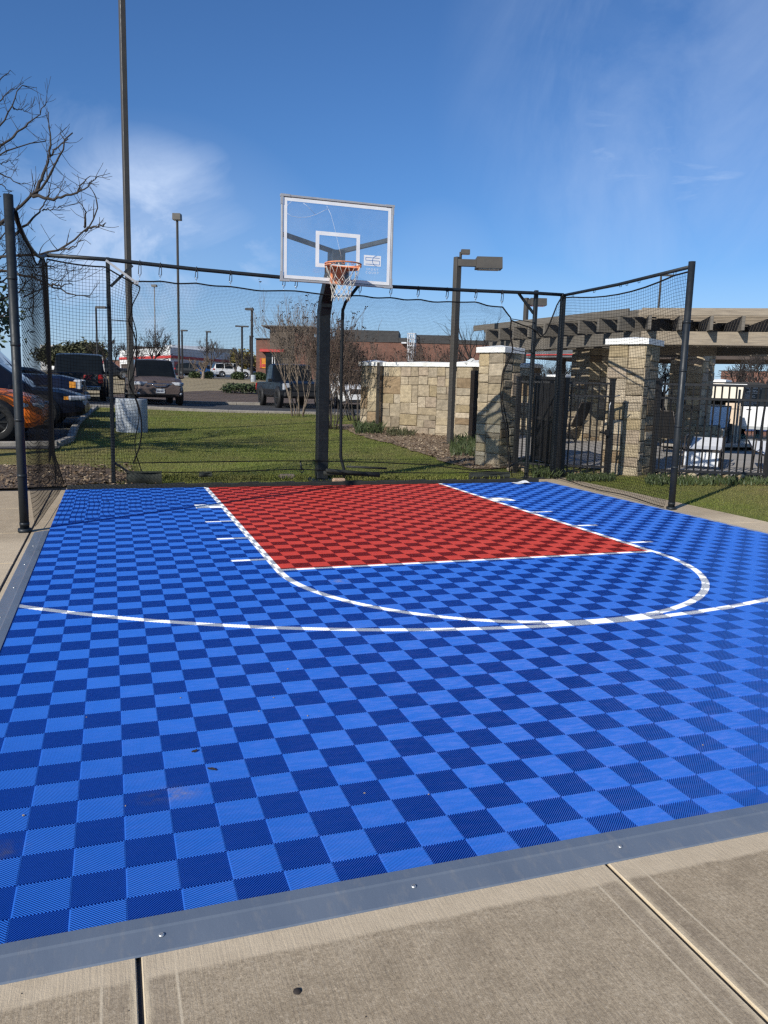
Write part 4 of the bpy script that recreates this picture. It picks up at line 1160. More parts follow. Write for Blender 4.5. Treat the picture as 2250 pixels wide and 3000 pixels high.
lamp_post('short dark lamp post with flat head in front of the white building corner', 533, 968, 88, .16, (.25, .0), mat='dark_pole', hs_=(.7, .5, .16))
lamp_post('distant dark lamp post above the grey rooftop unit', 606, 972, 112, .18, (.2, .0), mat='dark_pole', hs_=(.7, .5, .2))
lamp_post('dark twin-headed lamp post standing right of the white wagon', 709, 956, 100, .2, (.42, .0), mat='dark_pole', dbl=True, hs_=(.85, .4, .16))
lamp_post('dark lamp post left of the brick restaurant on a pale footing', 738, 906, 84, .2, (-.25, .0), mat='dark_pole', hs_=(.9, .5, .22))
lamp_post('shorter dark lamp post just left of the brick restaurant wall', 733, 985, 130, .2, (.2, .0), mat='dark_pole', hs_=(.7, .5, .2))
lamp_post('thin brown lamp post with flat head behind the right side net', 1937, 806, 50, .1, (.45, .0), mat='bronze', hs_=(.75, .3, .08))
p = at(741, 1100, 84); z_ = terr(p.x, p.y)
MB_ = MB().lathe([(.26, -.1), (.26, .75), (.24, .8), (0, .8)], (p.x, p.y - .2, z_ - .1), 20); tag(MB_.build('concrete_base', 'conc_base'), 'small pale concrete footing by the hedge left of the brick restaurant', 'concrete base')
# ------------------------------------------------------------------ vehicles
TYPES = {
 'suv': [(-.5, .30, .50, .52, .86, .70, 'h'), (-.488, .20, .56, .60, .93, .80, 'w'), (-.43, .17, .60, .93, .97, .74, 's'), (-.22, .15, .60, .985, 1, .74, 'p'), (-.205, .15, .60, .987, 1, .74, 's'), (.0, .15, .59, 1.0, 1, .76, 'p'), (.015, .15, .59, .998, 1, .76, 's'), (.10, .15, .58, .97, 1, .76, 'w'), (.255, .15, .575, .61, 1, .80, 'h'), (.38, .16, .54, .585, .985, .78, 'h'), (.455, .18, .47, .52, .94, .72, 'h'), (.49, .2, .40, .44, .86, .62, 'h'), (.5, .24, .34, .36, .80, .55, 'h')],
 'pickup': [(-.5, .28, .55, .56, .97, .93, 'h'), (-.49, .24, .56, .575, .98, .93, 'h'), (-.14, .24, .56, .575, 1, .93, 'h'), (-.135, .22, .57, .60, 1, .85, 'w'), (-.105, .22, .58, .965, 1, .87, 's'), (.0, .22, .58, 1, 1, .88, 'p'), (.012, .22, .58, 1, 1, .88, 's'), (.08, .22, .58, .97, 1, .87, 'w'), (.17, .22, .58, .62, 1, .85, 'h'), (.40, .22, .56, .60, .98, .85, 'h'), (.475, .24, .50, .55, .93, .8, 'h'), (.5, .28, .44, .46, .86, .76, 'h')],
 'coupe': [(-.5, .3, .5, .52, .85, .7, 'h'), (-.47, .2, .6, .66, .95, .8, 'h'), (-.36, .16, .62, .70, .98, .8, 'w'), (-.19, .15, .63, .96, 1, .66, 's'), (-.05, .15, .63, 1, 1, .68, 'p'), (-.035, .15, .63, 1, 1, .68, 's'), (.06, .15, .62, .965, 1, .66, 'w'), (.22, .15, .61, .66, 1, .8, 'h'), (.37, .15, .56, .615, .985, .78, 'h'), (.455, .17, .49, .54, .93, .7, 'h'), (.492, .2, .39, .43, .84, .6, 'h'), (.5, .25, .3, .32, .78, .55, 'h')],
}
def section(st, L_, W, H):
    x, zb, zk, zt_, w, wt = st[:6]; h = W / 2
    return [(x * L_, 0, zb * H), (x * L_, h * w * .9, zb * H), (x * L_, h * w * .985, (zb + .06) * H), (x * L_, h * w, (zb * .45 + zk * .55) * H), (x * L_, h * w * .965, zk * H), (x * L_, h * min(w * .95, wt), (zt_ - .018) * H), (x * L_, h * wt * .86, zt_ * H), (x * L_, 0, (zt_ + .012) * H)]
def car(label, typ, pos, ang, L_, W, H, paint, wr, wb=(-.29, .31), rim='rim_silver', cat=None, name=None, s=1., front=True, extras=(), light='lens', group=None, detail=True):
    t = thing(name or ('pickup_truck' if typ == 'pickup' else 'car'), label, cat or ('pickup' if typ == 'pickup' else 'car'), pos, ang, group, True, s)
    ST = TYPES[typ]; S = [section(q, L_, W, H) for q in ST]
    body, ws, rw, sw = MB(), MB(), MB(), []
    def fc(mb, q, mir):
        v = [(a, -b, c) for a, b, c in q] if mir else q
        mb.add(v, [(0, 1, 2, 3) if not mir else (3, 2, 1, 0)], True)
    cur = {1: None, 0: None}
    for i in range(len(S) - 1):
        A, B, k = S[i], S[i + 1], ST[i][6]
        for mir in (0, 1):
            for j in range(7):
                q = [A[j], B[j], B[j + 1], A[j + 1]]
                if k == 'w' and j >= 5:
                    fc(ws if i > len(S) // 2 else rw, q, mir)
                    continue
                if k == 's' and j == 4:
                    if cur[mir] is None: cur[mir] = MB(); sw.append(cur[mir])
                    # inset pane below a painted roof edge
                    fc(cur[mir], q, mir); continue
                if k == 'w' and j == 4:
                    fc(body, q, mir); continue
                fc(body, q, mir)
            if k != 's': cur[mir] = None
    for e, rev in ((S[0], 0), (S[-1], 1)):
        ring = list(e) + [(a, -b, c) for a, b, c in e[::-1][1:-1]]
        body.add(ring, [tuple(range(len(ring))) if not rev else tuple(range(len(ring)))[::-1]])
    body.build('body', paint, t)
    ws.build('windshield', 'car_glass', t); rw.build('rear_window', 'car_glass', t)
    for q in sw: q.build('side_window', 'car_glass', t)
    # wheels
    for wx in wb:
        for sd_ in (1, -1):
            x = wx * L_; y = sd_ * (W / 2 - .1)
            m = MB(); m.lathe([(0, sd_ * .112), (wr * 1.14, sd_ * .112), (wr * 1.14, sd_ * .02), (0, 0)], (x, y, wr * 1.03), 28, 'y'); m.build('wheel_arch', 'trim_black', t)
            m = MB(); pr = [(wr * .6, .128), (wr * .9, .135), (wr * .98, .11), (wr, .06), (wr, -.06), (wr * .96, -.1), (0, -.1)]
            m.lathe([(a, sd_ * b) for a, b in pr], (x, y, wr), 28, 'y'); wh = m.build('wheel', 'tyre', t)
            m = MB(); m.lathe([(wr * .64, sd_ * .134), (wr * .6, sd_ * .13), (wr * .57, sd_ * .10), (0, sd_ * .10)], (x, y, wr), 28, 'y')
            for k in range(10):
                an = 2 * pi * k / 10; m.bar((x, y + sd_ * .118, wr), (x + wr * .6 * math.cos(an), y + sd_ * .122, wr + wr * .6 * math.sin(an)), .035, .03, (0, 1, 0))
            m.lathe([(0, sd_ * .14), (.05, sd_ * .138), (.06, sd_ * .11)], (x, y, wr), 12, 'y')
            m.build('rim', rim, wh)
    h = W / 2
    def bx(nm, mat, c, sz, bev=.02, par=None, rz=0): return MB().box(c, sz, bev=min(bev, min(sz) * .3), rz=rz).build(nm, mat, par or t)
    if detail:
        for sd_ in (1, -1):
            if typ == 'pickup':
                bx('headlight', light, (.478 * L_, sd_ * .77 * h, .475 * H), (.2, .32, .15 * H), .03)
                bx('taillight', 'red_lens', (-.499 * L_, sd_ * .90 * h, .46 * H), (.06, .17, .17 * H))
            elif typ == 'suv':
                bx('headlight', light, (.448 * L_, sd_ * .70 * h, .455 * H), (.42, .44, .075 * H), .03, rz=-sd_ * .5)
                bx('taillight', 'red_lens', (-.475 * L_, sd_ * .83 * h, .53 * H), (.2, .26, .12 * H))
            else:
                bx('headlight', light, (.452 * L_, sd_ * .70 * h, .44 * H), (.4, .36, .07 * H), .03, rz=-sd_ * .45)
                bx('taillight', 'red_lens', (-.48 * L_, sd_ * .72 * h, .56 * H), (.14, .4, .08 * H))
            mr = bx('mirror', 'trim_black' if typ != 'suv' else paint, (.17 * L_, sd_ * (h + .1), .61 * H), (.11, .2, .13), .03)
            for k, xx in enumerate((-.16, .07)):
                bx('door_handle', 'trim_black', (xx * L_, sd_ * (h * .985 + .004), .53 * H), (.17, .03, .03), .008)
        if typ == 'pickup':
            bx('grille', 'trim_black', (.488 * L_, 0, .46 * H), (.14, W * .5, .15 * H))
            bx('bumper', 'trim_black', (.492 * L_, 0, .31 * H), (.22, W * .9, .11 * H), .04)
            bx('rear_bumper', 'chrome', (-.505 * L_, 0, .27 * H), (.16, W * .9, .09 * H), .03)
            bx('tailgate', 'trim_black' if 'dark' in extras else paint, (-.4985 * L_, 0, .445 * H), (.05, W * .82, .235 * H), .02)
        else:
            bx('grille', 'chrome' if 'chrome' in extras else 'trim_black', (.478 * L_, 0, .42 * H), (.12, W * .5, .09 * H))
            bx('bumper', 'trim_black', (.486 * L_, 0, .245 * H), (.12, W * .62, .08 * H), .03)
            bx('plate', 'plate_white', (-.497 * L_, 0, .5 * H), (.02, .31, .15), .003)
        if typ == 'suv':
            for sd_ in (1, -1):
                MB().tube([(-.36 * L_, sd_ * h * .66, .975 * H), (-.34 * L_, sd_ * h * .66, 1.02 * H), (.03 * L_, sd_ * h * .66, 1.03 * H), (.06 * L_, sd_ * h * .66, .99 * H)], .018, 6).build('roof_rail', 'trim_black', t)
    return t
for nm, c in (('paint_orange', (.78, .17, .015)), ('paint_navy', (.004, .006, .014)), ('paint_black', (.008, .009, .011)), ('paint_deepblue', (.006, .010, .03)), ('paint_taupe', (.115, .088, .078)), ('paint_slate', (.005, .007, .010)), ('paint_white', (.75, .75, .74)), ('paint_maroon', (.035, .007, .01)), ('paint_blue', (.02, .06, .16)), ('paint_charcoal', (.02, .022, .025)), ('paint_red', (.4, .02, .015))):
    M[nm] = carpaint(nm, c)
def gz(x, y): return Vector((x, y, terr(x, y)))
# parked row at the left, noses toward the lawn
def nose(u, v, s_): p = at(u, v, s_); return p
p = on(20, 1297); oc = p
car('bright orange car with black wheels, nose toward the lawn at the far left', 'coupe', gz(oc.x - 1.42 - .50, oc.y + .95), rad(-2), 4.7, 1.9, 1.44, 'paint_orange', .345, (-.285, .335), 'rim_dark', extras=(), s=1.13)
p = at(262, 1200, 19.6); 
cr2 = car('dark navy car with amber-cornered headlight between the orange car and the taller blue one', 'suv', gz(p.x - 2.45, p.y + .55), rad(-3), 4.8, 1.88, 1.55, 'paint_navy', .36, (-.285, .30), 'rim_silver', extras=('chrome',))
MB().box((.425 * 4.8, -.86, .455 * 1.55), (.2, .08, .075)).build('turn_signal', 'amber', cr2)
MB().box((.425 * 4.8, .86, .455 * 1.55), (.2, .08, .075)).build('turn_signal', 'amber', cr2)
p = at(252, 1150, 22.3)
cr3 = car('tall deep blue vehicle with yellow corner light behind the navy car', 'pickup', gz(p.x - 2.9, p.y + .8), rad(-2), 5.7, 1.98, 1.88, 'paint_deepblue', .40, (-.29, .33))
for sd_ in (1, -1): MB().box((.455 * 5.7, sd_ * .9, .475 * 1.88), (.16, .1, .17)).build('turn_signal', 'amber', cr3)
p = at(18, 1040, 27.5)
car('black upright off-roader whose roof shows at the left edge behind the front pole', 'suv', gz(p.x - .9, p.y), rad(0), 4.6, 1.9, 2.02, 'paint_black', .4, (-.29, .31), 'rim_dark')
# lifted pickup seen from behind
p = on(318, 1183); sF = 30.
tr_ = car('black lifted pickup seen from behind with red off-road lettering on its bed side', 'pickup', Vector((0, 0, 0)), rad(88.5), 5.9, 2.03, 2.0, 'paint_black', .44, (-.28, .33), 'rim_dark', extras=('dark',))
q = at(228, 1100, 30.5); tr_.location = gz(q.x, q.y + 2.9)
hz_ = zfor(tr_.location.x, tr_.location.y - 1.5, 1033) - tr_.location.z
tr_.scale = (1, 1, hz_ / 2.0)
# script mark on the tailgate's right end
m = MB(); put_text(m, 'FX', .24, (-.506 * 5.9, -.42, .485 * 2.0), (0, -1, 0), (0, 0, 1), 1.2, .006, .25)
m.build('decal', pm('decal_red', (.6, .06, .05), None, 20, .5), tr_)
m = MB(); put_text(m, '4', .24, (-.506 * 5.9, -.70, .485 * 2.0), (0, -1, 0), (0, 0, 1), 1.2, .004, .25)
m.build('decal', pm('decal_grey', (.12, .12, .125), None, 20, .5), tr_)
# cars on the road
q = at(452, 1130, 31.5); ang = math.atan2(-.985, .07)
mu = car('grey brown crossover facing the court on the road beside the concrete footing', 'suv', gz(q.x + .0, q.y + 1.4), ang, 4.8, 1.9, 1.80, 'paint_taupe', .37, (-.285, .305), extras=('chrome',), s=1.0)
MB().box((.503 * 4.8, 0, .31 * 1.76), (.02, .33, .165)).build('plate', 'plate_white', mu)
m = MB()
for k in range(7): m.box((.503 * 4.8 + .011, -.105 + k * .035, .31 * 1.76 - .008 + .004 * (k % 2)), (.004, .02 + .004 * (k % 3), .06))
m.build('plate_print', 'plate_ink', mu)
for sd_ in (1, -1):
    MB().box((.475 * 4.8, sd_ * .68, .25 * 1.76), (.12, .34, .09), bev=.03, rz=-sd_ * .4).build('fog_light', 'lens', mu)
m = MB(); pts = [(.5 * 4.8 - .02, .34, .47 * 1.76), (.5 * 4.8 + .02, .2, .41 * 1.76), (.5 * 4.8 + .03, 0, .40 * 1.76), (.5 * 4.8 + .02, -.2, .41 * 1.76), (.5 * 4.8 - .02, -.34, .47 * 1.76)]
m.tube(pts, .02, 6); m.build('grille_bar', 'chrome', mu)
q = at(862, 1150, 33)
car('dark slate lifted pickup turning on the road behind the bare shrub', 'pickup', gz(q.x + .2, q.y + 1.9), math.atan2(-.97, .03), 5.3, 1.93, 1.86, 'paint_slate', .42, (-.29, .33), 'rim_dark', extras=('dark',))
q = at(1052, 1150, 34.5)
wc = car('white crossover with black grille half hidden behind the end of the stone wall', 'suv', gz(q.x + .1, q.y + 1.5), math.atan2(-.96, -.10), 4.7, 1.9, 1.7, 'paint_white', .36, (-.285, .305))
MB().box((.487 * 4.7, 0, .43 * 1.7), (.14, 1.0, .15 * 1.7), bev=.04).build('grille', 'trim_black', wc)
# far cars
vd = lambda u: math.atan2(ray(u, 1130).y, ray(u, 1130).x)
q = at(678, 1100, 104)
car('white wagon seen from the side in front of the white building', 'suv', gz(q.x, q.y), vd(678) - rad(78), 5.15, 2.0, 1.83, 'paint_white', .38, (-.28, .31))
for (u, s_, an, pt, ty) in ((310, 70, 15, 'paint_charcoal', 'suv'),):
    q = at(u, 1100, s_)
    car('dark parked car seen between the lifted pickup and the lamp post', ty, gz(q.x, q.y), vd(u) - rad(85), 4.7, 1.85, 1.6, pt, .35)
q = at(563, 1090, 112); car('black car parked by the open bay of the white building', 'suv', gz(q.x, q.y), vd(563) - rad(120), 4.7, 1.9, 1.75, 'paint_black', .37)
q = at(610, 1090, 110); car('blue car parked left of the white wagon', 'coupe', gz(q.x, q.y), vd(610) - rad(150), 4.5, 1.8, 1.45, 'paint_blue', .34)
q = at(747, 1085, 122); car('small white car with a red stripe left of the brick restaurant', 'coupe', gz(q.x, q.y), vd(747) - rad(160), 4.5, 1.8, 1.45, 'paint_white', .34)
q = at(2208, 1175, 30); car('dark blue vehicle parked beyond the pool behind the rules sign', 'suv', gz(q.x, q.y), vd(2208) - rad(95), 4.8, 1.9, 1.85, 'paint_navy', .38)
q = at(2275, 1180, 28); car('white vehicle cut by the right edge beyond the pool fence', 'suv', gz(q.x, q.y), vd(2275) - rad(95), 4.8, 1.9, 1.8, 'paint_white', .38)
q = at(1640, 1112, 52); car('red car glimpsed between the capped pillars beyond the gate', 'coupe', gz(q.x, q.y), vd(1640) - rad(95), 4.5, 1.8, 1.4, 'paint_red', .34)

# ------------------------------------------------------------------ buildings
def face_dir(a, b):
    d = (b - a); d.z = 0; d.normalize(); return d, Vector((d.y, -d.x, 0))
def prism(mb, pts, z0, z1):
    n = len(pts); vs = [(p.x, p.y, z0) for p in pts] + [(p.x, p.y, z1) for p in pts]
    mb.add(vs, [(i, (i + 1) % n, n + (i + 1) % n, n + i) for i in range(n)] + [tuple(range(n, 2 * n)), tuple(range(n))[::-1]])
def panel(mb, a, d, nrm, x0, x1, z0, z1, th):
    p = a + d * ((x0 + x1) / 2) + nrm * (th / 2 - .02)
    R = Matrix((d, -nrm, Vector((0, 0, 1)))).transposed()
    mb.box((p.x, p.y, (z0 + z1) / 2), (x1 - x0, th + .04, z1 - z0), M_=R)
# white building with red band
A = at(500, 1100, 126); Bq = at(352, 1100, 146); Cq = at(760, 1100, 158)
for p in (A, Bq, Cq): p.z = 0
base = 2.0; topz = zfor(A.x, A.y, 1017)
Dq = Bq + (Cq - A)
wbld = thing('white_building', 'long white commercial building with a red band round its walls', 'building', lift(A, base))
m = MB(); prism(m, [A, Cq, Dq, Bq], base, topz); m.build('walls', 'white_wall', wbld)
zr0, zr1 = zfor(A.x, A.y, 1049), zfor(A.x, A.y, 1041)
m = MB()
for (p, q) in ((A, Bq), (A, Cq)):
    d, n_ = face_dir(p, q)
    if n_.dot(CAM - p) < 0: n_ = -n_
    panel(m, p, d, n_, 0, (q - p).length, zr0, zr1, .12)
m.build('red_band', 'red_band', wbld)
d, n_ = face_dir(A, Cq); n_ = n_ if n_.dot(CAM - A) > 0 else -n_
LAC = (Cq - A).length
m = MB()
for (x0, x1) in ((.14, .30), (.46, .56)): panel(m, A, d, n_, x0 * LAC, x1 * LAC, base, zr0 - .6, .06)
m.build('open_bay', 'win_dark', wbld)
m = MB(); panel(m, A, d, n_, .15 * LAC, .27 * LAC, base + 1.9, zr0 - 1.0, .12); m.build('bay_sign', 'white_paint', wbld)
m = MB(); panel(m, A, d, n_, .035 * LAC, .085 * LAC, base, base + 2.5, .06); m.build('door', 'paint_red', wbld)
d2, n2 = face_dir(A, Bq); n2 = n2 if n2.dot(CAM - A) > 0 else -n2
L2 = (Bq - A).length
m = MB(); panel(m, A, d2, n2, .22 * L2, .7 * L2, zr0 - 1.9, zr0 - .9, 2.2); m.build('awning', 'brown_roof', wbld)
m = MB(); c = (A + Cq) / 2 + (Dq - Cq) * .2; m.box((c.x - 4, c.y, topz + .5), (7, 3, 1.1), rz=.4); m.build('roof_unit', 'white_paint', wbld)
m = MB(); m.box((c.x + 2.5, c.y + 1, topz + .4), (5, 3, .9), rz=.4); m.build('roof_unit', 'grey_roof', wbld)
m = MB(); c = Bq + (A - Bq) * .35 + (Cq - A) * .1; m.box((c.x, c.y, topz + .3), (6, 2, .7), rz=.2); m.build('roof_unit', 'brown_roof', wbld)
# second white building, far left
a, b = at(120, 1100, 150), at(242, 1100, 150); a.z = b.z = 0; d, n_ = face_dir(a, b)
t = thing('white_building', 'white building with red stripe far left behind the blue vehicle', 'building', lift(a, 2.))
m = MB(); dd = Vector((-d.y, d.x, 0)) * 16; prism(m, [a, b, b + dd, a + dd], 2., zfor(a.x, a.y, 1010)); m.build('walls', 'white_wall', t)
m = MB(); panel(m, a, d, -Vector((-d.y, d.x, 0)), 0, (b - a).length * .6, zfor(a.x, a.y, 1039), zfor(a.x, a.y, 1031), .12); m.build('red_band', 'red_band', t)
a, b = at(318, 1100, 152), at(372, 1100, 150); a.z = b.z = 0; d, n_ = face_dir(a, b)
t = thing('brown_building', 'low brown building between the pickup and the white building', 'building', lift(a, 2.))
m = MB(); dd = Vector((-d.y, d.x, 0)) * 10; prism(m, [a, b, b + dd, a + dd], 2., zfor(a.x, a.y, 1058)); m.build('walls', 'brick', t)
m = MB(); prism(m, [a - d * .4, b + d * .4, b + dd, a + dd], zfor(a.x, a.y, 1058) + .01, zfor(a.x, a.y, 1054)); m.build('roof', 'brown_roof', t)
# brick restaurant
sR = 112
bA, bB = at(750, 1100, sR), at(1500, 1100, sR - 2); bA.z = bB.z = 0; d, n_ = face_dir(bA, bB); n_ = n_ if n_.dot(CAM - bA) > 0 else -n_
bz = terr(bA.x, bA.y) - .2; LB = (bB - bA).length
def X(u): return LB * (u - 750) / 750
def ZB(v): return zfor(bA.x, bA.y, v)
br = thing('brick_restaurant', 'red brown brick restaurant with square tower, dark parapet and roof ladder', 'building', lift(bA, bz))
m = MB(); bk = -n_ * 22; prism(m, [bA, bB, bB + bk, bA + bk], bz, ZB(993)); m.build('walls', 'brick', br)
m = MB(); panel(m, bA, d, n_, -.1, X(985), ZB(993), ZB(990), .25); m.build('wall_cap', 'dark_wall', br)
def blockm(nm, mat, u0, u1, v0, v1, f0, b0):
    p = bA + d * X(u0) + n_ * f0; q = bA + d * X(u1) + n_ * f0; m = MB(); prism(m, [p, q, q - n_ * b0, p - n_ * b0], ZB(v1) if v1 else bz, ZB(v0)); return m.build(nm, mat, br)
blockm('tower', pm('tower_render', (.12, .095, .075), (.095, .075, .06), .8, .9), 793, 862, 965, 0, .5, 7)
blockm('tower_side', 'brick', 862.2, 905, 968, 0, .3, 6)
# flared cornice
p = bA + d * X(782) + n_ * 1.1; q = bA + d * X(915) + n_ * 1.1; m = MB()
lo = [bA + d * X(793) + n_ * .55, bA + d * X(905) + n_ * .55, bA + d * X(905) - n_ * 6.5, bA + d * X(793) - n_ * 6.5]
hi = [bA + d * X(772) + n_ * 1.6, bA + d * X(926) + n_ * 1.6, bA + d * X(926) - n_ * 8, bA + d * X(772) - n_ * 8]
vs = [lift(k, ZB(966)) for k in lo] + [lift(k, ZB(957)) for k in hi] + [lift(k, ZB(954)) for k in hi]
m.add(vs, [(0, 1, 5, 4), (1, 2, 6, 5), (2, 3, 7, 6), (3, 0, 4, 7), (4, 5, 9, 8), (5, 6, 10, 9), (6, 7, 11, 10), (7, 4, 8, 11), (8, 9, 10, 11), (3, 2, 1, 0)])
m.build('cornice', 'grey_roof', br)
blockm('parapet', 'dark_wall', 985, 1168, 960, 993.5, .12, 8)
blockm('parapet', 'dark_wall', 1168.3, 1195, 980, 993.5, .1, 6)
blockm('parapet', 'dark_wall', 1217, 1330, 970, 994, .12, 8)
blockm('parapet', 'dark_wall', 1330.5, 1500, 982, 994, .12, 8)
m = MB(); panel(m, bA, d, n_, X(768), X(838), ZB(1031), ZB(1023), 1.6); m.build('awning', 'red_band', br)
m = MB(); panel(m, bA, d, n_, X(781), X(830), bz, ZB(1033), .56); m.build('entrance', 'win_dark', br)
m = MB(); panel(m, bA, d, n_, X(800), X(802), bz, ZB(1040), .62); panel(m, bA, d, n_, X(807), X(809), bz, ZB(1040), .62); m.build('door_post', 'white_paint', br)
m = MB(); panel(m, bA, d, n_, X(762), X(780), ZB(1078), ZB(1049), .12); po = m.build('poster', 'amber', br)
m = MB(); panel(m, bA, d, n_, X(762.5), X(767), ZB(1077.5), ZB(1049.5), .16); panel(m, bA, d, n_, X(769), X(778), ZB(1074), ZB(1066), .16); m.build('poster_print', 'red_band', po)
# caged roof ladder
m = MB()
def LP_(u, v, o): p = bA + d * X(u) + n_ * o; return Vector((p.x, p.y, ZB(v)))
for u in (1199, 1211): m.tube([LP_(u, 1062, .35), LP_(u, 968, .35)], .06, 6)
for k in range(22): m.tube([LP_(1199, 1060 - k * 4.2, .35), LP_(1211, 1060 - k * 4.2, .35)], .03, 5)
for v in (968, 985, 1003, 1022, 1045): m.tube([LP_(1197, v, .3), LP_(1195, v, .9), LP_(1200, v, 1.3), LP_(1214, v, 1.3), LP_(1219, v, .9), LP_(1216, v, .3)], .06, 5)
for u, o in ((1195, .9), (1200, 1.3), (1207, 1.35), (1214, 1.3), (1219, .9)): m.tube([LP_(u, 1045, o), LP_(u, 968, o)], .045, 5)
m.build('roof_ladder', 'white_paint', br)
m = MB(); panel(m, bA, d, n_, X(1177), X(1192), ZB(997), ZB(993), 1.); m.build('vent_hood', 'white_paint', br)
# canopies beyond the pool
def canopy(label, u0, u1, s0, s1, vt, vr, vb, red_on_top, posts):
    a, b = at(u0, 1100, s0), at(u1, 1100, s1); a.z = b.z = 0; d, n_ = face_dir(a, b); n_ = n_ if n_.dot(CAM - a) > 0 else -n_
    zt_, zr_, zb2 = zfor(a.x, a.y, vt), zfor(a.x, a.y, vr), zfor(a.x, a.y, vb); l = (b - a).length
    t = thing('canopy', label, 'canopy', lift(a, terr(a.x, a.y)))
    m = MB(); bk = -n_ * 7; prism(m, [a, b, b + bk, a + bk], zb2, zt_); m.build('roof_slab', 'grey_roof' if not red_on_top else 'brown_roof', t)
    m = MB(); panel(m, a, d, n_, 0, l, (zr_ if red_on_top else zb2 + .12), (zt_ + .02 if red_on_top else zr_), .06); m.build('red_band', 'red_band', t)
    for f in posts:
        p = a + d * (l * f) + bk * .25; m = MB(); m.bar(lift(p, terr(a.x, a.y) - .5), lift(p, zb2 + .02), .22, .22, (0, 1, 0)); m.build('post', 'brown_roof', t)
    return t
canopy('grey flat canopy with a red lower band seen under the left pergola beams', 1500, 1745, 47, 43, 1019, 1039, 1048, False, (.42, .75))
canopy('long dark roof edge with a thin red stripe behind the right pergola columns', 1690, 2420, 46, 40, 1022, 1030, 1050, True, (.1, .5, .9))
a, b = at(2112, 1100, 62), at(2420, 1100, 58); a.z = b.z = 0; d, n_ = face_dir(a, b)
t = thing('brick_building', 'plain red brick building behind bare branches at the right edge', 'building', lift(a, 1.))
m = MB(); dd = Vector((-d.y, d.x, 0)) * 8; prism(m, [a, b, b + dd, a + dd], .5, zfor(a.x, a.y, 1088)); m.build('walls', 'brick', t)
m = MB(); prism(m, [a - d * .2, b + d * .2, b + dd, a + dd], zfor(a.x, a.y, 1088) + .01, zfor(a.x, a.y, 1085)); m.build('roof_edge', 'dark_wall', t)
# ------------------------------------------------------------------ trees and plants
def grow(mb, p, d, L_, r0, lev, r, up=.12, spread=.7, nch=(2, 4), shrink=.68, crook=.16, tips=None, n=5, rmin=.003):
    segs = 4 if lev > 0 else 3; pts = [Vector(p)]; dirs = []
    dd = Vector(d).normalized()
    for i in range(segs):
        dd = (dd + Vector((r.gauss(0, crook), r.gauss(0, crook), r.gauss(0, crook) + up * .5))).normalized()
        pts.append(pts[-1] + dd * (L_ / segs)); dirs.append(dd.copy())
    rs = [max(rmin, r0 * (1 - .55 * i / segs)) for i in range(segs + 1)]
    mb.tube(pts, rs, max(3, n), True, False)
    if lev <= 0:
        if tips is not None: tips.append(pts[-1])
        return
    k = r.randint(*nch)
    for i in range(k):
        t = 1 if i == 0 else r.uniform(.35, .95)
        j = min(segs - 1, int(t * segs)); q = pts[j].lerp(pts[j + 1], t * segs - j) if t < 1 else pts[-1]
        ax = Vector((r.gauss(0, 1), r.gauss(0, 1), r.gauss(0, 1))).normalized()
        nd = (dirs[j] + ax * (spread if i else spread * .45) + Vector((0, 0, up))).normalized()
        grow(mb, q, nd, L_ * shrink * r.uniform(.75, 1.15), rs[j] * (.72 if i else .85), lev - 1, r, up, spread, nch, shrink, crook, tips, max(3, n - 1), rmin)
def bare_tree(label, base, h, seed, mat='bark_dark', lev=5, r0=None, trunk=.3, spread=.7, up=.15, nch=(2, 4), group=None, name='bare_tree', crown_mat=None, rmin=.003):
    r = random.Random(seed); base = Vector(base); t = thing(name, label, 'tree', base, group=group)
    r0 = r0 or h * .022; tr = MB(); th = h * trunk
    top = base + Vector((r.uniform(-.1, .1) * th, r.uniform(-.1, .1) * th, th))
    tr.tube([base - Vector((0, 0, .2)), base + Vector((0, 0, .05)), base.lerp(top, .5) + Vector((r.uniform(-.04, .04) * h, 0, 0)), top], [r0 * 1.5, r0 * 1.2, r0, r0 * .9], 9); tr.build('trunk', mat, t)
    cr = MB(); k = r.randint(3, 5)
    for i in range(k):
        an = 2 * pi * (i + r.random() * .6) / k
        grow(cr, top - Vector((0, 0, .05)), (math.cos(an) * spread, math.sin(an) * spread, .9), h * .27 * r.uniform(.8, 1.2), r0 * .62, lev - 2, r, up, spread, nch, .74, .15, None, 5, rmin)
    cr.build('crown', crown_mat or mat, t)
    return t
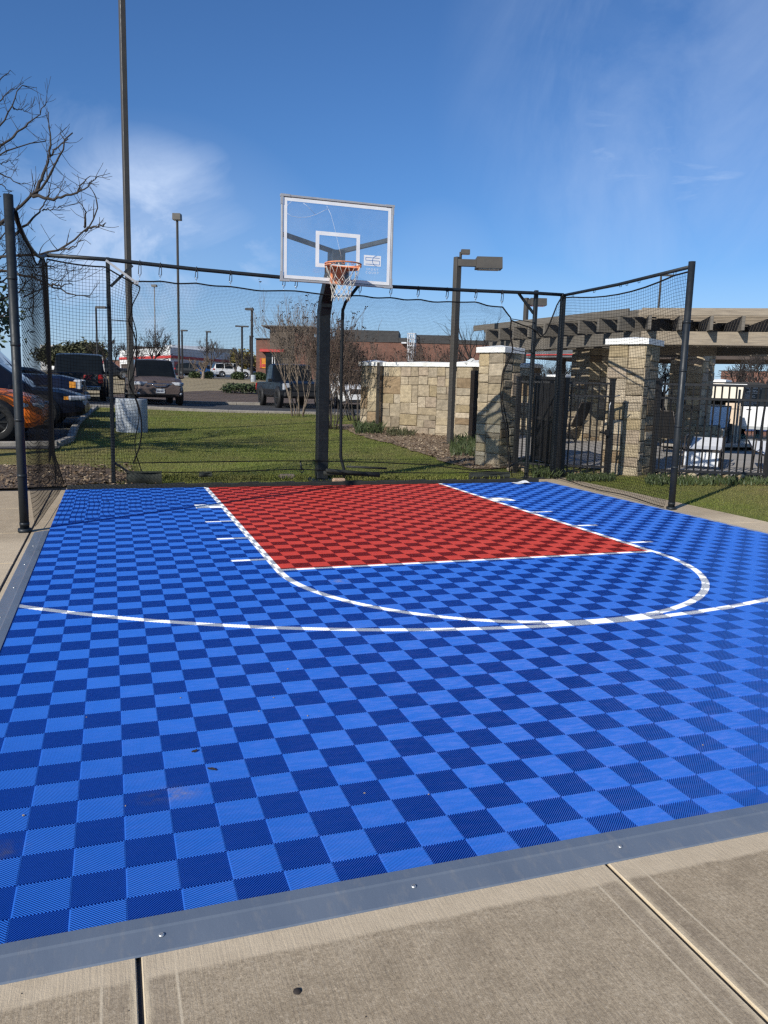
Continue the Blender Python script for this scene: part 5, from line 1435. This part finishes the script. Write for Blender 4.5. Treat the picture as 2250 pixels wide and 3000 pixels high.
def leafy(label, base, h, w, seed, mat, nclump=45, leaf=.09, name='tree', trunk_h=.3, per=60, cat='tree', group=None, flat=1.):
    r = random.Random(seed); base = Vector(base); t = thing(name, label, cat, base, group=group)
    tr = MB(); tr.tube([base - Vector((0, 0, .1)), base + Vector((.02 * h, 0, h * trunk_h)), base + Vector((-.02 * h, 0, h * .7))], [h * .028, h * .02, h * .008], 7)
    for i in range(7):
        an = r.random() * 6.28; tr.tube([base + Vector((0, 0, h * r.uniform(.25, .6))), base + Vector((math.cos(an) * w * .35, math.sin(an) * w * .35, h * r.uniform(.5, .85)))], [h * .01, h * .003], 5)
    tr.build('trunk', 'bark_dark', t)
    vs, fs = [], []
    for c in range(nclump):
        while 1:
            q = Vector((r.uniform(-1, 1), r.uniform(-1, 1), r.uniform(-1, 1)))
            if .25 < q.length < 1: break
        cc = base + Vector((q.x * w / 2, q.y * w / 2, h * (trunk_h + (1 - trunk_h) * (.5 + .5 * q.z * flat)))); cr_ = w * r.uniform(.10, .2)
        for i in range(per):
            o = Vector((r.gauss(0, .5), r.gauss(0, .5), r.gauss(0, .42))) * cr_; a = Vector((r.gauss(0, 1), r.gauss(0, 1), r.gauss(0, 1))).normalized(); b = a.orthogonal().normalized()
            l = leaf * r.uniform(.6, 1.3); p = cc + o; k = len(vs)
            vs += [p - a * l, p + b * l * .5, p + a * l, p - b * l * .5]; fs.append((k, k + 1, k + 2, k + 3))
    MB().add(vs, fs).build('crown', mat, t)
    return t
# big bare tree at the left edge: limbs follow the photograph, spread in depth
def left_tree():
    r = random.Random(5); D0 = 13.2
    base = at(-230, 1330, D0); base.z = terr(base.x, base.y)
    t = thing('bare_tree', 'large bare tree reaching into the picture from the left edge', 'tree', base)
    tr = MB(); fork = at(-190, 1020, D0)
    tr.tube([base - Vector((0, 0, .2)), base + Vector((0, 0, .3)), base.lerp(fork, .5) + Vector((.08, 0, 0)), fork], [.26, .19, .165, .15], 12); tr.build('trunk', 'bark_grey', t)
    cr = MB()
    limbs = [
     (0, .075, 12.6, [(-190, 1020), (-120, 800), (-60, 705), (0, 658), (51, 614), (98, 574), (136, 523), (170, 469), (190, 421), (210, 387)]),
     (0, .05, 12.9, [(102, 572), (125, 506), (146, 455), (170, 431), (197, 408)]), (0, .03, 12.9, [(146, 455), (144, 387), (141, 333)]),
     (0, .04, 12.2, [(100, 575), (163, 582), (217, 570), (258, 547), (288, 516)]), (0, .025, 12.2, [(217, 570), (245, 535), (262, 515)]),
     (0, .035, 12.8, [(40, 690), (68, 669), (112, 621), (136, 587), (149, 543)]), (0, .02, 12.8, [(122, 618), (155, 612), (180, 606)]),
     (0, .06, 14., [(-190, 1020), (-110, 640), (-50, 500), (0, 448), (41, 431), (85, 421), (129, 416)]), (0, .045, 14.2, [(-50, 500), (0, 431), (41, 394), (78, 367), (112, 333), (132, 313)]),
     (0, .05, 14.8, [(-150, 700), (-60, 460), (0, 367), (34, 316), (51, 262), (64, 245), (85, 255)]), (0, .035, 14.6, [(-60, 460), (-30, 330), (0, 296), (17, 272), (54, 252), (68, 245)]),
     (0, .03, 15., [(-40, 330), (0, 231), (20, 214), (33, 205)]), (0, .02, 14.6, [(34, 318), (60, 322), (80, 325)]), (0, .03, 13.6, [(-60, 520), (0, 505), (40, 530), (75, 538)]),
     (0, .03, 13.6, [(-60, 540), (0, 540), (20, 555), (34, 562)]), (0, .025, 13.8, [(-40, 470), (0, 480), (28, 470), (38, 483)]),
     (0, .06, 11.6, [(-190, 1020), (-120, 830), (0, 757), (60, 748), (129, 743), (176, 730), (217, 703), (251, 674), (271, 652), (288, 608), (286, 580)]),
     (0, .03, 11.4, [(251, 674), (298, 658), (312, 652)]), (0, .03, 11.7, [(247, 670), (251, 625), (241, 597)]), (0, .022, 11.4, [(176, 733), (215, 725), (245, 700)]), 
     (0, .045, 12.2, [(-120, 860), (0, 790), (129, 825), (176, 845), (217, 862), (264, 864)]), (0, .025, 12.2, [(150, 835), (190, 835), (215, 833)]),
     (0, .05, 13., [(-150, 900), (-40, 780), (0, 752), (30, 722)]), (0, .04, 13.4, [(-100, 900), (0, 880), (60, 850), (110, 800)]), (0, .035, 13., [(-100, 930), (0, 930), (50, 900), (90, 905)]),
     (0, .03, 13.5, [(-60, 700), (0, 700), (30, 668), (24, 640)]), (0, .03, 12.6, [(-60, 830), (0, 830), (40, 800), (70, 760)]),
    ]
    for (_, r0, dep, L_) in limbs:
        n_ = len(L_); r0 = r0 * .68
        off = [r.uniform(-.25, .25) for _ in L_]
        P_ = []
        for i, (u, v) in enumerate(L_):
            f = i / (n_ - 1); dd = dep + (D0 - dep) * (1 if u <= -190 else 0) + f * (dep - 12.9) * .25
            P_.append(at(u, v, dd))
        P_ = resamp(P_, 3 * n_)
        P_ = [p + Vector((r.gauss(0, .012), r.gauss(0, .02), r.gauss(0, .012))) for p in P_]
        if L_[0][0] == -190: P_[0] = fork
        cr.tube(P_, [max(.006, r0 * (1 - .8 * i / (len(P_) - 1))) for i in range(len(P_))], 7, True, True)
        for i in range(2, len(P_)):
            for rep in range(1):
                if r.random() < .8:
                    f = i / len(P_); d = (P_[i] - P_[i - 1]).normalized()
                    nd = (d * .7 + Vector((r.gauss(0, .7), r.gauss(0, .7), r.gauss(.15, .6)))).normalized()
                    grow(cr, P_[i], nd, r.uniform(.10, .34), max(.0045, r0 * .2), r.choice((0, 1, 1)), r, .1, .55, (1, 3), .7, .07, None, 4, .0034)
    for i in range(9):       # the far side of the crown, out of the picture but throwing its shade on the lawn
        an = rad(150 + 13 * i); grow(cr, fork + Vector((0, 0, .1 * i)), (math.cos(an) * .95, math.sin(an) * .95, .5 + .08 * (i % 3)), r.uniform(1.4, 1.8), .075, 4, r, .05, .55, (3, 4), .76, .14, None, 5, .006)
    for i in range(18):      # finer growth low down behind the pole
        q = at(r.uniform(-60, 110), r.uniform(740, 960), r.uniform(12.4, 14.5))
        grow(cr, q, (r.uniform(-.3, 1), r.gauss(0, .5), r.uniform(-.2, .8)), r.uniform(.4, .8), .012, 2, r, .1, .7, (2, 3), .7, .16, None, 4, .0035)
    cr.build('crown', 'bark_dark', t)
left_tree()
p = at(10, 1000, 26); leafy('dark leaved evergreen tree behind the bare tree at the far left', gz(p.x - 1.6, p.y), 4.3, 3.6, 12, 'leaf_dark', 50, .1)
# crape myrtles behind the hoop
def myrtle(label, base, h, seed, nst, spread, pale, lean=(0, 0)):
    r = random.Random(seed); base = Vector(base); t = thing('bare_shrub', label, 'shrub', base)
    st = MB(); tw = MB(); tips = []
    for i in range(nst):
        an = 2 * pi * i / nst + r.uniform(-.4, .4); o = Vector((math.cos(an), math.sin(an), 0)) * r.uniform(.05, .28)
        d = Vector((math.cos(an) * spread * r.uniform(.3, 1) + lean[0], math.sin(an) * spread * r.uniform(.3, 1) + lean[1], 1))
        pts = [base + o]; dd = d.normalized(); ln = h * r.uniform(.35, .55)
        for k in range(5):
            dd = (dd + Vector((r.gauss(0, .10), r.gauss(0, .10), .06))).normalized(); pts.append(pts[-1] + dd * ln / 5)
        rr = r.uniform(.014, .026); st.tube(pts, [rr * (1 - .09 * k) for k in range(6)], 6)
        for k in (3, 4, 5):
            for q in range(2 if k < 5 else 3):
                nd = (dd + Vector((r.gauss(0, .35), r.gauss(0, .35), r.uniform(-.05, .35)))).normalized()
                grow(tw, pts[k], nd, h * .2 * r.uniform(.7, 1.2), rr * .45, 3, r, .16, .42, (2, 3), .74, .1, tips, 4, .0034)
    st.build('stems', 'bark_pale' if pale else 'bark_grey', t); tw.build('twigs', 'bark_pale' if pale else 'bark_red', t)
    sd_ = MB(); r.shuffle(tips)
    for p in tips[:len(tips) // 8]:
        for k in range(5):
            q = p + Vector((r.gauss(0, .03), r.gauss(0, .03), r.gauss(.01, .03))); sd_.box(q, (.022, .022, .022), rz=r.random())
    sd_.build('seed_heads', 'seed', t)
b1, b2 = on(874, 1220), on(968, 1256)
myrtle('tall pale stemmed bare shrub left of the hoop pole on the lawn', b1, (zfor(b1.x, b1.y, 875) - b1.z) * 1.0, 3, 10, .34, True, (.02, 0))
myrtle('wide many-stemmed bare shrub right behind the hoop pole', b2, (zfor(b2.x, b2.y, 905) - b2.z) * 1.0, 8, 18, .42, False)
for (u, v, vt, sd, dl, lb) in ((1060, 1250, 985, 5, 2.5, 'reddish bare shrub rising behind the left end of the stone wall'), (1270, 1262, 995, 6, 2.5, 'reddish bare shrub rising behind the stone wall near the lamp post')):
    p = on(u, v); p = Vector((p.x + .6, p.y + dl, p.z)); myrtle(lb, p, (zfor(p.x, p.y, vt) - p.z), sd, 14, .55, False)
def at_ground(u, s_): p = at(u, 1130, s_); return gz(p.x, p.y)
def vtop(b, v): return zfor(b.x, b.y, v) - b.z
b = at_ground(1410, 34); bare_tree('bare tree with dark seed heads left of the pergola end', b, vtop(b, 905), 21, 'bark_dark', 5, spread=.55)
b = at_ground(1345, 40); bare_tree('lower bare tree behind the box-headed lamp post', b, vtop(b, 940), 23, 'bark_dark', 5, spread=.55)
for (u, s_, vt, sd, mt_, lb) in ((455, 96, 965, 31, 'bark_dark', 'round bare tree in front of the white building beside the crossover'), (622, 108, 985, 32, 'bark_grey', 'spreading bare tree behind the white wagon'), (395, 100, 1000, 33, 'bark_dark', 'low bare tree right of the tall lamp post'), (332, 80, 985, 34, 'bark_dark', 'slender bare tree between the pickup and the lamp post'), (690, 98, 1020, 35, 'bark_grey', 'small twiggy bare tree beside the twin-headed lamp'), (735, 104, 1025, 36, 'bark_dark', 'small bare tree in front of the brick restaurant corner'), (595, 90, 1045, 37, 'bark_pale', 'young pale bare tree left of the white wagon')):
    b = at_ground(u, s_); bare_tree(lb, b, vtop(b, vt), sd, mt_, 6, r0=.16, spread=.75, nch=(3, 4), group='bare trees across the road', rmin=.014)
for (u, s_, vt, sd, lb) in ((250, 92, 1005, 41, 'rounded olive tree above the pickup cab'), (170, 96, 1015, 42, 'rounded olive tree left of the pickup behind the net'), (716, 118, 1030, 43, 'yellowing tree behind the twin-headed lamp')):
    b = at_ground(u, s_); leafy(lb, b, vtop(b, vt), 4.6, sd, 'leaf_olive' if sd != 43 else 'leaf_yellow', 60, .22, per=50)
for (u, s_, vt, sd, lb) in ((2150, 34, 985, 51, 'dark crooked bare tree beyond the pool'), (2235, 36, 1000, 52, 'bare tree at the right edge beyond the pool'), (1640, 55, 1050, 53, 'bare tree under the grey canopy behind the gate'), (1590, 58, 1055, 54, 'thin bare tree left under the grey canopy'), (1950, 52, 1040, 55, 'bare tree between the two pergola columns')):
    b = at_ground(u, s_); bare_tree(lb, b, vtop(b, vt), sd, 'bark_dark', 6, r0=.12, spread=.8, nch=(3, 4), group='bare trees beyond the pool', rmin=.009)
# hedges and low plants
def hedge(label, u0, u1, s_, vt, vb, depth, seed, mat='leaf_dark', leaf=.09):
    r = random.Random(seed); a, b = at((u0), 1130, s_), at(u1, 1130, s_); a, b = gz(a.x, a.y), gz(b.x, b.y)
    h = zfor(a.x, a.y, vt) - a.z; d = b - a; t = thing('hedge', label, 'hedge', (a + b) / 2)
    vs, fs = [], []; n = int(900 * d.length * h) + 800; n = min(n, 9000)
    for i in range(n):
        f = r.random(); w = .35 + .65 * math.sin(pi * min(1, max(0, f * 1.0))) ** .4
        p = a + d * f + Vector((r.gauss(0, .1), r.uniform(-.5, .5) * depth, 0)); hh = h * w * (.82 + .3 * noise.noise((p.x * 1.3, p.y, seed)))
        p.z = a.z + hh * r.random() ** .45
        q = Vector((r.gauss(0, 1), r.gauss(0, 1), r.gauss(0, 1))).normalized(); o = q.orthogonal().normalized(); l = leaf * r.uniform(.6, 1.3); k = len(vs)
        vs += [p - q * l, p + o * l * .55, p + q * l, p - o * l * .55]; fs.append((k, k + 1, k + 2, k + 3))
    MB().add(vs, fs).build('foliage', mat, t)
    m = MB()
    for i in range(12): p = a + d * ((i + .5) / 12); m.tube([p, p + Vector((r.gauss(0, .1), 0, h * .6))], .02, 5)
    m.build('stems', 'bark_dark', t)
hedge('long low dark hedge on the slope left of the slate pickup', 655, 760, 50, 1118, 1140, 1.6, 61, leaf=.07)
for (u0, u1, vt, sd, lb) in ((682, 712, 1086, 62, 'clipped hedge block in front of the white wagon'), (744, 776, 1086, 63, 'clipped hedge block beside the pale lamp footing'), (600, 622, 1086, 64, 'small clipped hedge at the rear of the white wagon'), (558, 584, 1084, 65, 'small clipped hedge before the black parked car')):
    hedge(lb, u0, u1, 92, vt, 1104, 1.4, sd, leaf=.12)
r = random.Random(77)
def tuft(label, u0, v0, u1, v1, n, hmin, hmax, mat, seed, name='ground_plants', w=.012):
    r = random.Random(seed); m = MB()
    for i in range(n):
        p = on(u0 + (u1 - u0) * r.random(), v0 + (v1 - v0) * r.random()); an = r.random() * 6.28; h = r.uniform(hmin, hmax)
        d = Vector((math.cos(an), math.sin(an), 0)); s_ = d.cross(Vector((0, 0, 1))) * w * r.uniform(.7, 1.4); k = h * r.uniform(.2, .8)
        m.add([p - s_, p + s_, p + s_ * .7 + d * k * .5 + Vector((0, 0, h * .7)), p + d * k + Vector((0, 0, h)), p - s_ * .7 + d * k * .5 + Vector((0, 0, h * .7))], [(0, 1, 2, 3, 4)])
    return tag(m.build(name, mat), kind='stuff')
tuft('', 1040, 1250, 1120, 1272, 420, .1, .32, 'leaf_dark', 81)
tuft('', 1130, 1262, 1215, 1280, 260, .06, .2, 'leaf_olive', 82)
tuft('', 1320, 1288, 1425, 1340, 520, .06, .24, 'leaf_dark', 83)
tuft('', 1560, 1385, 1640, 1402, 420, .05, .16, 'leaf_dark', 84)
tuft('', 1660, 1396, 1800, 1410, 500, .04, .10, 'leaf_dark', 85)
tuft('', 1890, 1402, 2250, 1422, 900, .04, .13, 'leaf_dark', 86)
tuft('', 380, 1399, 1480, 1407, 1500, .03, .09, 'lawn', 90, 'grass_tufts', .006)
# grass blades and fallen leaves
def scatter(name, mat, fn, n, seed, blade):
    rng = np.random.default_rng(seed); V = np.zeros((n, 3, 3)); cnt = 0
    xy = fn(rng, n); k = len(xy)
    z = np.array([terr(x, y) for x, y in xy])
    an = rng.uniform(0, 2 * pi, k); h = rng.uniform(blade[0], blade[1], k); w = rng.uniform(.5, 1, k) * blade[2]
    dx, dy = np.cos(an), np.sin(an); ln = rng.uniform(.1, .8, k) * h
    base = np.c_[xy, z - .02]
    V = np.stack([base + np.c_[-dy * w, dx * w, 0 * w], base + np.c_[dy * w, -dx * w, 0 * w], base + np.c_[dx * ln, dy * ln, h + .0]], 1).reshape(-1, 3)
    me = bpy.data.meshes.new(name); me.from_pydata(V.tolist(), [], np.arange(k * 3).reshape(-1, 3).tolist()); me.polygons.foreach_set('use_smooth', np.zeros(k, dtype=bool)); me.materials.append(M[mat])
    o = bpy.data.objects.new(name, me); COL.objects.link(o); return tag(o, kind='stuff')
def lawn_xy(rng, n):
    y = 9.35 + 17 * rng.random(n) ** 1.7; x = rng.uniform(-1.2, 9.5, n)
    ok = ~((y < 11.8) & (x < .25)) & (x < 6.3 + 0 * y) | (y > 21.5) & (x < 8)
    return np.c_[x, y][ok]
scatter('grass_blades', 'lawn', lawn_xy, 60000, 3, (.02, .06, .006))
def strip_xy(rng, n):
    y = rng.uniform(1., 9.4, n); x = 7.44 + rng.random(n) * (np.interp(y, [1, 4, 6.8, 8.72, 9.6], [7.5, 7, 5.1, 3.6, 1.9]))
    return np.c_[x, y]
scatter('grass_blades', 'lawn', strip_xy, 40000, 4, (.015, .045, .005))
def flakes(name, mat, fn, n, seed, sz):
    r = random.Random(seed); vs, fs = [], []
    for i in range(n):
        x, y = fn(r); z = terr(x, y) + r.uniform(.006, .03); a = Vector((r.gauss(0, 1), r.gauss(0, 1), r.gauss(0, .35))).normalized(); b = Vector((-a.y, a.x, r.gauss(0, .3))).normalized(); l = sz * r.uniform(.5, 1.3); p = Vector((x, y, z)); k = len(vs)
        vs += [p - a * l, p + b * l * .55 + Vector((0, 0, l * .2)), p + a * l, p - b * l * .55]; fs.append((k, k + 1, k + 2, k + 3))
    return tag(MB().add(vs, fs).build(name, mat), kind='stuff')
fm = lambda r: (-5 + 5.3 * r.random() ** .8, 9.1 + 2.7 * r.random())
flakes('leaf_litter', 'leaf_litter', fm, 2600, 5, .035); flakes('leaf_litter', 'litter_pale', fm, 900, 6, .028)
fg = lambda r: ((lambda y: (6.3 + r.random() * np.interp(y, [11, 12.5, 15, 17.6, 20], [1.2, 1.3, 1.8, 3, 2]), y))(r.uniform(11, 20)))
flakes('leaf_litter', 'litter_pale', fg, 1500, 7, .035); flakes('leaf_litter', 'leaf_litter', fg, 1200, 8, .04)
fb_ = lambda r: (r.uniform(-.7, 6.6), 8.97 + .3 * r.random() ** 2)
flakes('leaf_litter', 'leaf_litter', fb_, 90, 9, .02)
# ------------------------------------------------------------------ terrace furniture and signs
def sling_chair(label, base, ang, s=1.):
    t = thing('sling_chair', label, 'chair', base, ang, 'sling chairs on the pool terrace', True, s)
    w = .62
    def Bp(x, y, z): return Vector((x, y, z))
    m = MB(); m.grid(lambda a, b: Bp((a - .5) * w, -.28 - .26 * b, .40 + .62 * b + .0 * a), 6, 8); m.grid(lambda a, b: Bp((a - .5) * w, -.285 - .26 * b, .40 + .62 * b), 6, 8); m.build('backrest', 'sling', t)
    m = MB(); m.grid(lambda a, b: Bp((a - .5) * w, -.28 + .56 * b, .40 - .04 * math.sin(pi * b)), 6, 8); m.build('seat', 'sling', t)
    for sd_ in (1, -1):
        x = sd_ * w / 2
        m = MB(); m.tube([Bp(x, .3, .40), Bp(x, -.28, .40), Bp(x, -.54, 1.03)], .016, 6); m.build('side_frame', 'brown_metal', t)
        m = MB(); m.tube([Bp(x + sd_ * .03, .30, 0), Bp(x + sd_ * .03, .24, .62), Bp(x + sd_ * .03, -.36, .64)], .015, 6); m.build('arm', 'brown_metal', t)
        m = MB(); m.tube([Bp(x + sd_ * .03, -.44, 0), Bp(x + sd_ * .03, -.2, .40), Bp(x + sd_ * .03, -.34, .66)], .015, 6); m.build('leg', 'brown_metal', t)
    m = MB(); m.tube([Bp(-w / 2, -.54, 1.03), Bp(w / 2, -.54, 1.03)], .02, 6); m.build('top_rail', 'brown_metal', t)
    return t
def lounger(label, base, ang):
    t = thing('sun_lounger', label, 'lounger', base, ang, 'loungers behind the metal fence', True)
    w = .64
    m = MB(); m.grid(lambda a, b: Vector(((a - .5) * w, -.62 - .3 * b * 0 - .05 * b, .36 - .30 * b)), 4, 6); m.grid(lambda a, b: Vector(((a - .5) * w, -.615 - .05 * b, .36 - .30 * b)), 4, 6); m.build('end_panel', 'sling', t)
    m = MB(); m.grid(lambda a, b: Vector(((a - .5) * w, -.62 + 1.3 * b, .39 - .03 * math.sin(pi * b))), 4, 8); m.build('seat', 'sling', t)
    m = MB(); m.grid(lambda a, b: Vector(((a - .5) * w, .68 + .68 * b, .38 + .16 * b)), 4, 6); m.build('backrest', 'sling', t)
    for sd_ in (1, -1):
        x = sd_ * (w / 2 + .02)
        MB().tube([(x, -.66, .06), (x, -.62, .37), (x, .68, .38), (x, 1.36, .54)], .018, 6).build('side_frame', 'brown_metal', t)
        MB().tube([(x + sd_ * .02, -.5, 0), (x + sd_ * .02, -.3, .62), (x + sd_ * .02, .35, .64)], .016, 6).build('arm', 'brown_metal', t)
        MB().tube([(x + sd_ * .02, .5, 0), (x + sd_ * .02, .3, .62)], .016, 6).build('leg', 'brown_metal', t)
    m = MB(); m.bar((-w / 2, -.62, .37), (w / 2, -.62, .37), .04, .05); m.build('top_rail', 'brown_metal', t)
    return t
vdir = lambda u: math.atan2(ray(u, 1130).y, ray(u, 1130).x) - pi / 2
p = on(2063, 1374); lounger('white sling lounger with brown frame just behind the fence', Vector((p.x + .35, p.y + .45, p.z)), vdir(2063) - rad(4))
p = on(2262, 1392); lounger('white sling lounger leaning in view at the right end of the fence', Vector((p.x + .4, p.y + .3, p.z)), vdir(2262) + rad(10))
p = at(2098, 1226, 25); sling_chair('white backed sling chair across the pool beside the peach cabinet', gz(p.x, p.y), vdir(2098) + rad(170), 1.05)
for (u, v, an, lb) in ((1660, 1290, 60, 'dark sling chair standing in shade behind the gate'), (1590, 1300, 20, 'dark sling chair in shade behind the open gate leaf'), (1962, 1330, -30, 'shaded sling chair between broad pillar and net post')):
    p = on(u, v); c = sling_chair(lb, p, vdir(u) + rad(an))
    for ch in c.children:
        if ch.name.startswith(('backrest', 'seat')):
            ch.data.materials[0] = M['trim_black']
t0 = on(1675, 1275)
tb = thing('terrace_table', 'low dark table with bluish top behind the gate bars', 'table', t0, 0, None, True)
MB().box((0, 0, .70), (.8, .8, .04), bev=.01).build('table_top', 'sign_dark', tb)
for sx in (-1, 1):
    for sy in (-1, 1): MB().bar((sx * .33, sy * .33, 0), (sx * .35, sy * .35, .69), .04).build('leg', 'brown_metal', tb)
# cream panel, peach cabinet, rules sign
def block(label, name, cat, u0, u1, v0, v1, s_, dep, mat, parts=()):
    a = at((u0 + u1) / 2, v1, s_); zb2 = terr(a.x, a.y) if v1 > 1200 else a.z; w = (u1 - u0) * s_ / FPX; h = zfor(a.x, a.y, v0) - zb2
    t = thing(name, label, cat, Vector((a.x, a.y, zb2)), vdir((u0 + u1) / 2), None, True)
    MB().box((0, dep / 2, h / 2), (w, dep, h), bev=.01).build('body', mat, t)
    return t, w, h
t, w, h = block('peach stucco cabinet with an opening at its foot beyond the pool', 'cabinet', 'cabinet', 2122, 2162, 1181, 1246, 26.5, .7, 'peach')
MB().box((-w * .12, -.004, h * .22), (w * .4, .02, h * .4)).build('opening', 'win_dark', t); MB().box((0, -.006, h * .84), (w * 1.0, .02, .012)).build('joint', 'brown_metal', t)
t = thing('serving_counter', 'long cream panelled counter on posts beyond the pool', 'counter', at_ground(2112, 27.5), vdir(2112), None, True)
b = t.location; zc0, zc1 = zfor(b.x, b.y, 1167) - b.z, zfor(b.x, b.y, 1128) - b.z; w = 132 * 27.5 / FPX
MB().box((0, .4, (zc0 + zc1) / 2), (w, .8, zc1 - zc0), bev=.01).build('panel', 'cream', t)
for x in (-w * .45, w * .45): MB().bar((x, .4, 0), (x, .4, zc0), .1).build('leg', 'grey_post', t)
MB().box((0, .38, zc1 + .02), (w + .1, .95, .05), bev=.01).build('top', 'white_cap', t)
# rules sign
sp = at_ground(2203, 21.5); ang = vdir(2203)
t = thing('rules_sign', 'dark grey pool rules sign with white lettering on two grey posts', 'sign', sp, ang, None, True)
z0, z1 = zfor(sp.x, sp.y, 1191) - sp.z, zfor(sp.x, sp.y, 1131) - sp.z; w = 50 * 21.5 / FPX; hh = z1 - z0
tilt = rad(3)
def SPT(x, z): return Vector((x + (z - z0) * .06, -.03, z))
m = MB(); m.poly([SPT(-w / 2, z0), SPT(w / 2, z0), SPT(w / 2, z1), SPT(-w / 2, z1)], .02, (0, -1, 0)); bd = m.build('board', 'sign_dark', t)
m = MB(); o = lambda x, z: SPT(x, z) + Vector((0, -.004, 0))
put_text(m, 'POOL RULES', w * .165, o(0, z1 - hh * .1), (1, 0, 0), (.06, 0, 1)); put_text(m, 'Pool Hours', w * .085, o(0, z1 - hh * .205), (1, 0, 0), (.06, 0, 1), 1, .001)
put_text(m, '8 AM - 10:00 PM', w * .085, o(0, z1 - hh * .275), (1, 0, 0), (.06, 0, 1), 1, .001); put_text(m, 'Pool for registered guests only', w * .068, o(0, z1 - hh * .345), (1, 0, 0), (.06, 0, 1), 1, .001)
rr = random.Random(3)
for k in range(15):
    z = z1 - hh * (.42 + k * .036); l = w * rr.uniform(.35, .85)
    if k in (7,): continue
    a = o(-w * .45, z); m.box((a.x + l / 2, a.y, a.z), (l, .002, hh * .011))
m.build('lettering', 'sign_white', bd)
for x in (-w * .62, w * .66): MB().bar((x, .02, 0), (x + .1 * (x > 0), .02, z1 + (.12 if x > 0 else -.1)), .06).build('post', 'grey_post', t)
# far fence beyond the pool
a, b = at_ground(2050, 32), at_ground(2420, 31)
fence('metal_fence', 'thin dark metal fence on the far side of the pool', 'fence', a, b, 1.35, .14, (.12, 1.3), (0, .5, 1), .018, .03, .035)
# ------------------------------------------------------------------ bits and pieces
def leaf(label, u, v, s, seed, mat='seed', z=.002):
    r = random.Random(seed); p = atz(u, v, z); m = MB(); an = r.random() * 6
    n = 9; ring = []
    for i in range(n):
        t = 2 * pi * i / n; q = s * (1 + .35 * r.uniform(-1, 1)); a = Vector((math.cos(t) * q, math.sin(t) * q * .5, s * .3 * r.random()))
        ring.append(p + Matrix.Rotation(an, 3, 'Z') @ a)
    m.add(ring + [p + Vector((0, 0, s * .15))], [(i, (i + 1) % n, n) for i in range(n)])
    return tag(m.build('dry_leaf', mat), label, 'leaf')
leaf('small dark curled leaf on a bright blue tile left of centre', 568, 2202, .016, 1); leaf('dark curled leaf below the other one on the blue tiles', 619, 2254, .019, 2)
leaf('tiny dark scrap on the blue court near the back left', 313, 1470, .03, 3)
p = atz(871, 2905, ZC)
m = MB(); m.lathe([(0, .006), (.007, .005), (.0105, .002), (.011, 0)], (p.x, p.y, p.z), 9); m.v = [(x + .002 * noise.noise((x * 300, y * 300, 1)), y + .002 * noise.noise((x * 300, y * 300, 7)), z) for x, y, z in m.v]
tag(m.build('pebble', 'seed'), 'small flat black pebble on the concrete in front of the court', 'pebble')
p = atz(1527, 1417, .0)
m = MB(); m.grid(lambda a, b: (p.x + (a - .5) * .24, p.y + (b - .5) * .22, .008 + .035 * abs(math.sin(3 * a + 2 * b)) * a), 6, 5, False); tag(m.build('paper_scrap', 'white_paint'), 'crumpled white paper scrap at the back right corner of the court', 'litter')
r = random.Random(12)
for k, (u, v, lb) in enumerate(((1335, 2640, 'pale grit speck beside the front ramp'),)): pass
m = MB()
for i in range(12):
    u, v = r.uniform(0, 2250), r.uniform(1700, 2650); q = atz(u, v, .0)
    if not (-4 * U < q.x < 44 * U and -1.6 * U < q.y < 58 * U): continue
    m.box((q.x, q.y, .002), (r.uniform(.003, .007), r.uniform(.003, .006), .003), rz=r.random() * 3)
tag(m.build('grit', 'litter_pale'), kind='stuff')
m = MB()
for i in range(8):
    q = atz(r.uniform(0, 2250), r.uniform(2500, 3000), ZC)
    if q.y > -.40: continue
    k = r.uniform(.001, .003); m.box((q.x, q.y, ZC + k * .3), (k * 1.5, k, k), rz=r.random() * 3)
tag(m.build('grit', 'seed'), kind='stuff')
# rubber logs and block at the foot of the hoop
m = MB(); a = aty(948, 1386, 9.2); b = aty(1112, 1392, 9.15); 
m.tube([a, a.lerp(b, .5) + Vector((0, 0, .015)), b], .035, 8); m.tube([a + Vector((.02, -.06, .05)), b + Vector((-.25, -.05, .03))], .03, 8); m.tube([a + Vector((.35, -.03, .1)), b + Vector((.12, .02, .1))], .018, 6)
tag(m.build('pipe_bundle', 'ply_black'), 'bundle of black padding pipes lying at the foot of the hoop pole', 'pipes')
p = aty(993, 1408, 9.12); m = MB(); m.box((p.x, p.y, .04), (.2, .1, .075), bev=.02, tone=(.45, .3, .2)); tag(m.build('loose_brick', 'rock'), 'tan loose brick lying by the base of the hoop pole', 'brick')
p = on(845, 1404); m = MB(); m.box((p.x, p.y + .1, p.z + .02), (.26, .14, .09), bev=.03, tone=(.25, .2, .15)); tag(m.build('loose_stone', 'rock'), 'tan loose stone on the grass left of the hoop pole', 'stone')
